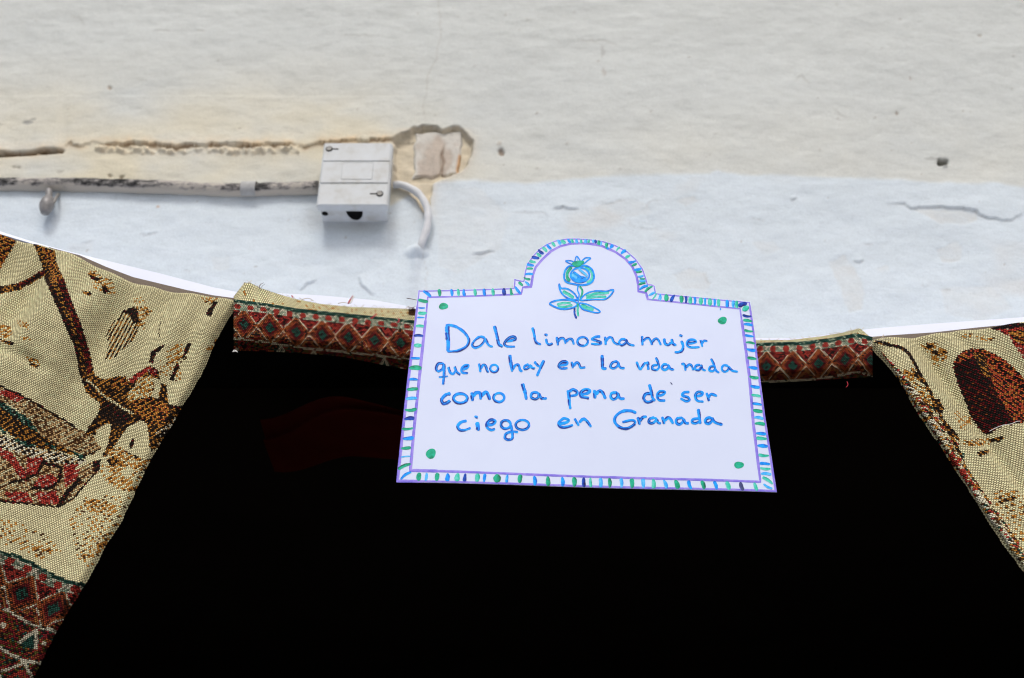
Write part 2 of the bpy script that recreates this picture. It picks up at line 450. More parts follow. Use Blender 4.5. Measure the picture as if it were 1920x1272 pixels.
# the hollow broken out beside the box
cav = [(738, 264), (752, 250), (778, 240), (800, 234), (818, 236), (830, 245), (842, 238), (862, 237), (876, 250), (886, 264), (887, 282), (880, 302), (868, 322), (850, 331), (828, 337), (814, 345), (808, 372), (806, 395), (795, 400), (780, 372), (760, 356), (738, 345)]
jx, jy = 2.5 * vn(PX * .12, PY * .12, 101), 2.5 * vn(PX * .12, PY * .12, 102)
d, s, a = pdist(PX + jx, PY + jy, cav + [cav[0]])
ins = inpoly(PX + jx, PY + jy, cav)
deep = np.where(PY < 338, .0080, .0045)
hgt = np.where(ins, hgt - deep * sm(0, 4, d) + .0012 * fbm(GX * 90, GZ * 90, 103), hgt + .0015 * np.exp(-d / 6) * (d < 25))
cavc = C(.60, .53, .40)[None, None] * (1 + .22 * fbm(GX * 60, GZ * 60, 104)[..., None])
colr = np.where(ins[..., None], cavc, colr)
w = (~ins * np.exp(-d / 8) * .5 * (PY > 240))[..., None]
colr = colr * (1 - w) + C(.64, .55, .42) * w
w = (np.exp(-(d / 1.5) ** 2) * .55 * (PY < 320) * np.clip(.6 + .8 * vn(PX * .07, PY * .07, 105), 0, 1))[..., None]
colr = colr * (1 - w) + C(.20, .17, .15) * w
# pits, nail holes, specks
def pit(x, y, r, dep, c, k=1.0, ry=None):
    global hgt, colr
    ry = ry or r
    q = np.hypot((PX - x + 2 * vn(PX * .2, PY * .2, int(x))) / r, (PY - y + 2 * vn(PX * .2, PY * .2, int(x) + 1)) / ry)
    w = 1 - sm(.6, 1.15, q)
    hgt = hgt - dep * w
    colr = colr * (1 - k * w[..., None]) + C(*c) * k * w[..., None]
pit(1768, 305, 10.5, .009, (.12, .12, .10), .88, 7.5); pit(1748, 299, 16, .0, (.33, .33, .31), .45, 3)
pit(1769, 311, 7, -.004, (.40, .39, .35), .6, 4)
pit(940, 284, 7, .004, (.27, .20, .15), .8); pit(936, 270, 5, -.001, (.45, .40, .33), .5); pit(52, 230, 12, .001, (.26, .26, .25), .75, 4); pit(62, 224, 6, .001, (.26, .26, .25), .6, 3)
pit(30, 314, 8, .002, (.33, .30, .25), .6, 3); pit(207, 330, 5, .003, (.32, .27, .2), .8, 3.5); pit(229, 332, 5, .003, (.32, .27, .2), .8, 3.5)
pit(1681, 215, 3.5, .001, (.25, .2, .15), .8, 4); pit(1707, 148, 4, .001, (.40, .34, .3), .6); pit(205, 165, 4, .002, (.32, .26, .2), .8); pit(1837, 67, 4, .001, (.35, .3, .25), .6)
pit(1132, 135, 4, .0, (.42, .38, .33), .5, 9); pit(1130, 95, 3, .0, (.4, .4, .38), .5, 14); pit(112, 322, 6, .001, (.4, .37, .32), .5, 3); pit(296, 388, 3, 0, (.55, .32, .16), .7)
r2 = np.random.default_rng(5)
for k in range(70):
    x, y = r2.uniform(0, 1920), r2.uniform(0, 560)
    pit(x, y, r2.uniform(1.4, 3.0), r2.choice([.0006, -.0012]), (.34, .30, .25), r2.uniform(.25, .7), r2.uniform(1.2, 2.4))
# soot along the conduit, grey-brown patches below the box
soot = sm(.05, .5, fbm(GX * 40, GZ * 55, 110)) * (np.exp(-((PY - 349) / 7) ** 2) * (PX < 600))
w = (.6 * soot)[..., None]; colr = colr * (1 - w) + C(.12, .11, .10) * w
w = (np.exp(-(np.hypot((PX - 592) / 26, (PY - 408) / 22)) ** 2) * .45 + np.exp(-(np.hypot((PX - 680) / 75, (PY - 425) / 14)) ** 2) * .35)[..., None] * np.clip(.8 + .5 * n_fine, 0, 1)[..., None]
colr = colr * (1 - w) + C(.33, .31, .28) * w
# pale dab of plaster where the cable goes into the wall
q = np.hypot((PX - 782) / 24, (PY - 474) / 13); hgt += .008 * np.clip(1 - q, 0, 1) ** .7
d, s, a = pdist(PX, PY, [(783, 470), (780, 500), (776, 560)]); hgt += .005 * np.exp(-(d / 9) ** 2) * (1 - sm(480, 560, PY))
w = (.35 * np.exp(-(d / 16) ** 2) * sm(455, 480, PY))[..., None]; colr = colr * (1 - w) + C(.50, .54, .58) * w
V = np.stack([GX, YW - hgt, GZ], -1).reshape(-1, 3)
wall = mesh('house_wall', V, grid_faces(len(xs), len(zs)), M_PLASTER, vcols=np.clip(colr.reshape(-1, 3), 0, .85))
tag(wall, 'white plastered house wall with peeling paint, cream above and bluish white below', 'wall', kind='thing')
# the rest of the facade round that piece, with its thickness
def facade(name, x0, x1, z0, z1):
    v = [(x0, YW, z0), (x1, YW, z0), (x1, YW, z1), (x0, YW, z1), (x0, YW + .35, z0), (x1, YW + .35, z0), (x1, YW + .35, z1), (x0, YW + .35, z1)]
    o = mesh(name, v, [[0, 1, 2, 3], [5, 4, 7, 6], [4, 0, 3, 7], [1, 5, 6, 2], [3, 2, 6, 7], [4, 5, 1, 0]], M_PLASTER, wall, smooth=False, vcols=np.tile(C(.56, .565, .56), (8, 1)))
    return o
facade('facade_pier', -5, -1.15, 0, 3.06); facade('facade_pier', 1.15, 5, 0, 3.06); facade('facade_upper_storey', -5, 5, 3.06, 6.5)
mesh('facade_lintel', [(-1.15, YW + .02, 2.2), (1.15, YW + .02, 2.2), (1.15, YW + .35, 2.2), (-1.15, YW + .35, 2.2)], [[0, 1, 2, 3]], M_DARKROOM, wall, smooth=False)
# exposed brick in the hollow
q = np.array([(777, 250), (868, 247), (862, 331), (774, 336)], float)
nu, nv = 64, 60
u, v = np.meshgrid(np.linspace(0, 1, nu), np.linspace(0, 1, nv))
bx = (q[0][0] * (1 - u) + q[1][0] * u) * (1 - v) + (q[3][0] * (1 - u) + q[2][0] * u) * v
by = (q[0][1] * (1 - u) + q[1][1] * u) * (1 - v) + (q[3][1] * (1 - u) + q[2][1] * u) * v
edge = np.minimum.reduce([u, 1 - u, v, 1 - v])
P = hit(bx + 2.5 * vn(u * 7, v * 7, 3), by + 2.5 * vn(u * 7, v * 7, 4), (0, YW + .0084, 0), WN)
P[..., 1] += -.0032 * sm(0, .05, edge) + .0014 * fbm(u * 6, v * 5, 7) + .003 * np.exp(-((u - .60) / .025) ** 2) * sm(.2, .5, v)
bc_ = np.broadcast_to(C(.60, .575, .52), u.shape + (3,)) * (1 + .10 * fbm(u * 9, v * 9, 12))[..., None]
pk = sm(.10, .34, fbm(u * 4, v * 3, 19) * .35 + .62 - np.abs(u - .52) * 1.1 - np.maximum(.28 - v, 0) * 2.2)[..., None]
bc_ = bc_ * (1 - .70 * pk) + C(.46, .375, .30) * (1 + .25 * fbm(u * 14, v * 5, 22))[..., None] * .70 * pk
wk = (np.exp(-((u - .62 - .03 * vn(v * 6, v * 0, 3)) / .035) ** 2) * sm(.25, .5, v) * .7)[..., None]; bc_ = bc_ * (1 - wk) + C(.22, .15, .10) * wk
wk = (sm(.90, .97, u) * sm(.5, .6, v) * (1 - sm(.9, 1, v)) * .85)[..., None]; bc_ = bc_ * (1 - wk) + C(.55, .30, .12) * wk
wk = (np.clip(1 - edge / .035, 0, 1) * np.clip(.5 + vn(u * 8, v * 8, 23), 0, .9) * (v < .9))[..., None]; bc_ = bc_ * (1 - wk) + C(.16, .14, .12) * wk
mesh('exposed_brick', P.reshape(-1, 3), grid_faces(nu, nv), M_PLASTER, wall, vcols=bc_.reshape(-1, 3))

# dark shop room behind the opening
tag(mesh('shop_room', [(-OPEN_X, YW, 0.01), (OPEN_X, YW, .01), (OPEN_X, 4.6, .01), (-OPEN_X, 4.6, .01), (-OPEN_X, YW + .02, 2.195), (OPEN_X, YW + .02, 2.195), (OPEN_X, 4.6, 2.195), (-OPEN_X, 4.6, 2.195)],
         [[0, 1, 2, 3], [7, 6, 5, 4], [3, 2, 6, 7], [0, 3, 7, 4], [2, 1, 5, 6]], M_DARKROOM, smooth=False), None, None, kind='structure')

# ------------------------------------------------------------------ junction box, conduit, cable, hook
YF = YW - .036                                  # front face of the box
tl = hit(606, 272, (0, YF, 0), WN); br = hit(727, 389, (0, YF, 0), WN); trp = hit(737, 266, (0, YF, 0), WN); blp = hit(594, 383, (0, YF, 0), WN)
x0, x1 = (tl[0] + blp[0]) / 2, (trp[0] + br[0]) / 2
z1, z0 = (tl[2] + trp[2]) / 2, (br[2] + blp[2]) / 2
box = empty('junction_box'); box.location = (0, 0, 0)
tag(box, 'square white plastic junction box with black holes underneath, fixed to the wall', 'junction box')
V, Fc = bevel_box(x0 + .003, x1 - .003, YF + .012, YW + .004, z0 + .002, z1 - .002, .0022, 2)
mesh('box_base', V, Fc, M_BOX, box, smooth=False)
V, Fc = bevel_box(x0, x1, YF, YF + .0125, z0, z1, .002, 3)
lid = mesh('lid', V, Fc, M_BOX, box, smooth=False)
hz = z1 - z0
for (a0, a1) in ((.0, .305), (.305, .655), (.668, 1.0)):       # three raised fields with grooves between them
    V, Fc = bevel_box(x0 + .002, x1 - .002, YF - .0014, YF + .001, z1 - hz * a1 + .0006, z1 - hz * a0 - .0006, .0006, 1)
    mesh('lid_panel', V, Fc, M_BOX, lid, smooth=False)
V, Fc = bevel_box(x0 + .029, x0 + .071, YF - .00165, YF - .0012, z1 - hz * .60, z1 - hz * .33, .0006, 1)
mesh('label_plate', V, Fc, M_BOX, lid, smooth=False)
def disc(cx, y, cz, r, thick, mat, name, par, n=18, squash=1.0):
    V = []; 
    for yy in (y, y - thick):
        for k in range(n): V.append((cx + r * math.cos(k * 2 * math.pi / n), yy, cz + squash * r * math.sin(k * 2 * math.pi / n)))
    return mesh(name, V, [[k, (k + 1) % n, n + (k + 1) % n, n + k] for k in range(n)] + [list(range(n, 2 * n))[::-1]], mat, par, smooth=False)
for sx_, sy_, tx in ((617, 279, 1), (712, 363, -1)):
    p = hit(sx_, sy_, (0, YF - .0022, 0), WN)
    ring = disc(p[0], YF - .001, p[2], .0047, .0010, M_DARKHOLE, 'screw_recess', lid)
    sc = disc(p[0], YF - .0018, p[2], .0034, .0010, M_STEEL, 'lid_screw', lid)
    V, Fc = bevel_box(p[0] + (.003 if tx > 0 else -.013), p[0] + (.013 if tx > 0 else -.003), YF - .0021, YF - .001, p[2] - .0007, p[2] + .0007, .0002, 1)
    mesh('screw_slot', V, Fc, M_DARKHOLE, lid, smooth=False)
def knock(px0, px1, r, half):                   # cable openings in the underside
    zz = z0 + .0014
    p0 = hit(px0, 392, (0, 0, zz), np.array((0, 0, 1.0))); p1 = hit(px1, 392, (0, 0, zz), np.array((0, 0, 1.0)))
    cx = (p0[0] + p1[0]) / 2; rr = (p1[0] - p0[0]) / 2; n = 16; V = []
    yc = YF + .0135 if half else YF + .019
    for zz2 in (zz, zz + .0006):
        for k in range(n + 1):
            w = math.pi * k / n if half else 2 * math.pi * k / n
            V.append((cx + rr * math.cos(w), yc + rr * (1.75 if half else 1.0) * math.sin(w), zz2))
    mesh('cable_opening', V, [list(range(n + 1))[::-1]] + [[k, k + 1, n + 2 + k, n + 1 + k] for k in range(n)], M_DARKHOLE, box, smooth=False)
knock(648, 679, .012, True); knock(601, 613, .005, False)

cp_px = [(-2600, 343), (-420, 343), (-200, 344), (0, 345), (60, 346), (130, 346), (220, 349), (330, 352), (430, 356), (470, 355), (540, 353), (598, 352)]
cpts = crom(cp_px, 10)
R = .0096
P = hit(cpts[:, 0], cpts[:, 1], (0, YW - R * .6, 0), WN)
P[:, 1] = YW - R * .55 + .001 * vn(P[:, 0] * 30, P[:, 0] * 0, 2); P[:, 2] += .0006 * vn(P[:, 0] * 40, P[:, 0] * 0, 5)
V, Fc = tube(P, R * (1 + .07 * vn(P[:, 0] * 60, P[:, 0] * 0, 8) + .04 * vn(P[:, 0] * 190, P[:, 0] * 0, 9)), 20)
V = np.array(V); gr = np.zeros((len(V), 3))
cz = np.repeat(P[:, 2], 20); cx_ = V[:, 0]
k = (V[:, 2] - cz) / R                          # soot lies on the upper half, in patches
pat = sm(-.45, .35, vn(cx_ * 26, cx_ * 0, 3) + .5 * vn(cx_ * 70, cx_ * 0, 4))
gr[:, 0] = sm(-.88, -.55, k) * (.56 + .40 * pat) + .45 * sm(.25, .7, vn(cx_ * 9 + 2, cx_ * 0, 31)) * sm(-.95, -.4, k)
con = mesh('conduit', V, Fc, M_CONDUIT, vcols=gr)
tag(con, 'soot blackened horizontal conduit running along the wall into the junction box', 'conduit')
p = hit(470, 355, (0, YW, 0), WN)
V, Fc = [], []
n = 14
for xx in (p[0] - .010, p[0] + .010):
    for k in range(n + 1):
        w = -math.pi * .5 + math.pi * k / n
        V.append((xx, YW - R * .55 - (R + .0016) * math.cos(w), np.interp(p[0], P[:, 0], P[:, 2]) + (R + .0016) * math.sin(w)))
Fc = [[k, k + 1, n + 2 + k, n + 1 + k] for k in range(n)]
mesh('pipe_clip', V, Fc, plain('greyed_clip_paint', (.40, .40, .39), .7, .2, .4, 120), con)

cb = crom([(738, 347), (752, 348), (768, 355), (785, 367), (797, 385), (803, 405), (801, 430), (793, 452), (784, 474)], 3)
t_ = np.linspace(0, 1, len(cb))
P = hit(cb[:, 0], cb[:, 1], (0, YW - .006, 0), WN)
P[:, 1] = YW - .006 - .005 * np.sin(np.pi * t_) + .008 * sm(.9, 1, t_)
V, Fc = tube(P, .0052 + .0004 * vn(t_ * 30, t_ * 0, 3), 14)
cab = mesh('cable', V, Fc, M_CABLE)
tag(cab, 'white painted cable curving down from the junction box into the plaster', 'cable')

hook = empty('wall_hook')
tag(hook, 'small dirty grey knob hook hanging under the sooty conduit', 'hook')
a0 = hit(103, 352, (0, YW - .012, 0), WN); a1 = hit(106, 370, (0, YW - .014, 0), WN); a2 = hit(98, 384, (0, YW - .018, 0), WN); a3 = hit(92, 378, (0, YW - .020, 0), WN)
a0[1] += .014
V, Fc = tube(crom([a0, a1, a2, a3], .002), .0022, 8); mesh('bracket', V, Fc, M_STEEL, hook)
b0 = hit(92, 357, (0, YW - .014, 0), WN); b1 = hit(91, 372, (0, YW - .016, 0), WN); b2 = hit(87, 388, (0, YW - .018, 0), WN); b3 = hit(84, 400, (0, YW - .018, 0), WN)
path = crom([b0, b1, b2, b3], .002); tt = np.linspace(0, 1, len(path))
V, Fc = tube(path, .0045 + .0050 * np.sin(np.pi * np.clip((tt - .3) / .75, 0, 1)) , 14); mesh('knob', V, Fc, plain('dirty_porcelain', (.22, .21, .20), .4, .4, .6, 160), hook)
b4 = hit(92, 354, (0, YW + .004, 0), WN)
V, Fc = tube([b4, b0], .003, 8); mesh('peg', V, Fc, M_STEEL, hook)

# ------------------------------------------------------------------ white canopy over the stall
YC = .925
CP_ = np.array((0, YC, 0))
TOP = [(-700, 205), (-400, 300), (-150, 383), (0, 434), (50, 450), (100, 464.5), (150, 477), (200, 489), (250, 501), (300, 513), (350, 526), (400, 539), (445, 548), (520, 550), (600, 554), (700, 563), (780, 577), (900, 600), (1100, 625), (1300, 634), (1500, 634), (1632, 617), (1668, 613.5), (1751, 607), (1920, 595), (2200, 570), (2600, 535)]
BOT = [(-700, 222), (-400, 316), (-150, 396), (0, 439), (50, 454), (100, 469), (150, 482), (200, 504), (250, 523), (300, 535), (350, 547), (400, 557), (445, 563), (520, 568), (600, 575), (700, 585), (780, 598), (900, 620), (1100, 645), (1300, 655), (1500, 655), (1632, 635), (1668, 632), (1751, 626.5), (1835, 617), (1920, 609.5), (2200, 588), (2600, 555)]
xx = np.arange(-700, 2601, 10.0)
ty = np.interp(xx, *zip(*TOP)); by_ = np.interp(xx, *zip(*BOT))
A = hit(xx, by_, CP_, WN); B = hit(xx, ty, CP_ + np.array((0, .004, 0)), WN)
nx = len(xx); rows = [A + (0, .003, -.003), A, A * .5 + B * .5, B, B + (0, .0020, .0)]
back = B.copy(); back[:, 1] = YW - .002; back[:, 2] = OPEN_Z - .004
for f in (.25, .5, .75, 1.0): rows.append(B * (1 - f) + back * f + (0, .003 * (1 - f), -.006 * math.sin(math.pi * f)))
can = empty('canopy')
tag(can, 'white sheet canopy with a sagging front edge behind the tapestries', 'canopy')
mesh('white_sheet', np.vstack(rows), grid_faces(nx, len(rows)), M_CANOPY, can, smooth=False)
under = [A + (0, .006, -.002)] + [(A + (0, .006, -.002)) * (1 - f) + (back - (0, 0, .012)) * f for f in (.5, 1.0)]
mesh('underside_shade', np.vstack(under), grid_faces(nx, 3), M_UNDERSHADE, can)  # added dark sheet: the shade under the canopy is in its colour

# ------------------------------------------------------------------ tapestry colours
CREAM = C(.86, .785, .465); PALE = C(.88, .82, .61); BLACK = C(.018, .012, .010); ORANGE = C(.62, .27, .05); MAROON = C(.15, .012, .014); REDC = C(.50, .055, .038)
GREENC = C(.020, .085, .062); MINTC = C(.30, .40, .28); TANC = C(.56, .36, .16); RUST = C(.36, .085, .025); BRN = C(.10, .042, .016); OLIVE = C(.13, .11, .02)
PAL = dict(cream=[(1, CREAM)], brown=[(.50, BLACK), (.30, ORANGE * .8), (.20, BRN)], orange=[(.42, ORANGE), (.33, BLACK), (.25, RUST)], maroon=[(.45, MAROON), (.40, BLACK), (.15, RUST)],
           red=[(.62, REDC), (.18, MAROON), (.20, C(.62, .40, .30))], green=[(.55, GREENC), (.30, BLACK), (.15, MINTC)], tan=[(.45, ORANGE), (.40, CREAM), (.15, BRN)],
           tan2=[(.28, ORANGE), (.72, CREAM)], sparse=[(.16, ORANGE), (.06, BRN), (.78, CREAM)], dark=[(.72, BLACK), (.18, BRN), (.10, MAROON)], greymix=[(.45, PALE), (.30, BLACK), (.25, TANC)],
           tanb=[(.45, TANC), (.25, BRN), (.3, CREAM * .8)], redbrown=[(.38, C(.50, .085, .030)), (.30, BLACK), (.18, C(.52, .20, .04)), (.14, REDC)], darkmaroon=[(.36, MAROON * .75), (.56, BLACK), (.08, RUST * .6)],
           multi=[(.25, ORANGE), (.25, CREAM), (.2, BRN), (.12, REDC), (.08, GREENC), (.1, BLACK)])
def pick(name, iu, iv, seed=0):
    ws = PAL[name]
    t = (.34 * _h(iu, iv, 7 + seed) + .66 * np.mod((iu + iv * 1.0) * .34 + .5 * np.mod(iv, 2) + .12 * vn(iu * .15, iv * .15, seed), 1.0))
    t = np.clip((t - .5) * 1.25 + .5, 0, .999)
    out = np.zeros(iu.shape + (3,)); acc = 0
    for w, c in ws:
        m_ = (t >= acc) & (t < acc + w); out[m_] = c; acc += w
    out[t >= acc] = ws[-1][1]
    return out
def border(s, t, iu, iv, per=48.5, tri_at=None):            # woven border, s along and t down from the green line, in picture pixels
    o = pick('multi', iu, iv, 3) * .6
    P_ = per; k = per / 48.5
    t = t / k; s = s / k; P_ = 48.5
    h1 = _h(iu, iv, 44)
    def put(mk, c, jit=.0): o[mk] = c
    put(t < 5, GREENC); m_ = (t < 5) & (h1 > .8); put(m_, MINTC)
    m_ = (t >= 5) & (t < 17); put(m_ & (h1 > .45), MINTC); put(m_ & (h1 <= .45), PALE * .85)
    put(m_ & (np.abs(np.mod(s, 24.25) - 12) < 6.5 - np.abs(t - 11) * .6) & (np.abs(t - 11) < 4.5), REDC)
    q = np.abs(np.mod(s / P_, 1) - .5) * 2; r = np.abs(t - 43) / 27; d = q + r
    m_ = (t >= 17) & (t < 69)
    put(m_ & (t < 43), REDC * .85); put(m_ & (t < 43) & (h1 > .8), MAROON); put(m_ & (t >= 43), C(.24, .022, .022)); put(m_ & (t >= 43) & (h1 > .7), RUST)
    put(m_ & (d > 1.26) & (d < 1.46) & (t > 43), C(.42, .17, .05)); put(m_ & (d > 1.2) & (h1 < .22), BLACK)
    put(m_ & (d < 1.16) & (h1 > .12), PALE * .85); put(m_ & (d < 1.06), C(.44, .18, .055)); put(m_ & (d < .98), RUST * 1.15); put(m_ & (d < .92) & (h1 < .4), BLACK); put(m_ & (d < .78), C(.34, .060, .024)); put(m_ & (d < .70) & (h1 < .3), BRN); put(m_ & (d < .62), MAROON * .9); put(m_ & (d < .40), GREENC * 1.1); put(m_ & (d < .40) & (h1 > .8), BLACK)
    put((t >= 69) & (t < 73) & (h1 > .2), PALE * .85)
    m_ = (t >= 73)
    put(m_ & (h1 < .35), C(.26, .022, .025)); put(m_ & (h1 >= .35) & (h1 < .55), OLIVE); put(m_ & (h1 >= .55) & (h1 < .75), BLACK); put(m_ & (h1 >= .75) & (h1 < .9), RUST); put(m_ & (h1 >= .9), GREENC)
    s2 = np.abs(np.mod(s, 64) - 32)
    if tri_at is not None: s2 = np.min([np.abs(s - q_) for q_ in tri_at], 0)
    w = (t - 74) * .55
    tri = m_ & (t < 100)
    put(tri & (s2 < w + 2.5), PALE * .8); put(tri & (s2 < w - 3.5), GREENC)
    s3 = np.abs(np.mod(s + 20, 61) - 32)
    put(tri & (s3 < 7) & (np.abs(t - 90) < 6) & (h1 > .4), C(.50, .12, .04)); put(tri & (s3 < 3) & (np.abs(t - 90) < 3), PALE)
    m_ = t >= 100
    put(m_ & (np.abs(t - 116) < 2.2), PALE * .85)
    d2 = np.abs(np.mod(s / 52, 1) - .5) * 2 + np.abs(t - 142) / 24
    put(m_ & (t > 118) & (np.abs(d2 - 1) < .1), PALE * .8); put(m_ & (t > 118) & (d2 < .55), REDC * .8); put(m_ & (d2 < .3), GREENC)
    return o
def paint(Pxy, iu, iv, regions):
    px, py = Pxy
    out = pick('cream', iu, iv)
    for reg in regions:
        nm, poly = reg[0], reg[1]
        mk = inpoly(px + 1.6 * (_h(iu, iv, 3) - .5), py + 1.6 * (_h(iu, iv, 4) - .5), poly)
        if len(reg) > 2: mk &= reg[2](px, py)
        if mk.any(): out[mk] = pick(nm, iu[mk], iv[mk], len(poly))
    return out
def finish(c, iu, iv):
    return np.clip(c * (.86 + .28 * _h(iu, iv, 77))[..., None] * (1 + .05 * vn(iu * .03, iv * .05, 78))[..., None], 0, .9)
def scale(ox, oy, k): return lambda L: [(ox + x / k, oy + y / k) for x, y in L]
def thick(L, w):                                # a polyline widened into a polygon
    L = np.asarray(L, float); T = np.gradient(L, axis=0); T /= np.linalg.norm(T, axis=1)[:, None]
    N_ = np.stack([-T[:, 1], T[:, 0]], 1) * w / 2
    return [tuple(p) for p in np.vstack([L + N_, (L - N_)[::-1]])]

def cloth(name, O, U, Vd, nu, nv, cu, cv, normal, regions, fold, extra=None, parent=None, sag=None, roll=.010, ulo=0, vlo=-6):
    iu = np.arange(ulo, 2 * nu + 1); iv = np.arange(vlo, nv + 1)     # two faces to a yarn float, rows staggered
    I, J = np.meshgrid(iu, iv)
    u = I * cu / 2; v = J * cv
    vv = np.maximum(v, 0)
    P = O + u[..., None] * U + vv[..., None] * Vd
    if sag is not None: P = P + Vd * (sag(u) * np.exp(-vv / .16))[..., None]
    dn, du = fold(u, vv)
    du = du + .0005 * vn(v * 170, v * 0, 5) * np.exp(-u / .004) + .0009 * vn(v * 40, v * 0, 6) * np.exp(-u / .01)
    P = P + normal * dn[..., None] + U * du[..., None]
    over = np.maximum(-v, 0) / roll                # the cloth turns back over the edge
    P = P + normal * (-(roll) * (1 - np.cos(np.minimum(over, 1.5))))[..., None] - Vd * (roll * np.sin(np.minimum(over, 1.5)))[..., None]
    ed = np.maximum(.005 - u, 0) / .005  # the selvedge turns back
    P = P - normal * (.006 * ed ** 1.6)[..., None] - 0 * U
    nU, nV = len(iu), len(iv)
    cen = (P[:-1, :-1] + P[1:, 1:]) / 2
    fj = J[:-1, :-1] + 200; fi = (I[:-1, :-1] + 400 + fj % 2) // 2
    pxy = proj(cen)
    c = paint(pxy, fi, fj, regions)
    if extra is not None: c = extra(c, pxy, fi, fj, u[:-1, :-1], v[:-1, :-1])
    c = finish(c, fi, fj)
    fa = grid_faces(nU, nV)
    UVg = np.stack([I * .5 + 200, J + 200], -1).reshape(-1, 2)
    return mesh(name, P.reshape(-1, 3), fa, M_YARN, parent, cols=c.reshape(-1, 3), uvs=UVg[fa.ravel()])

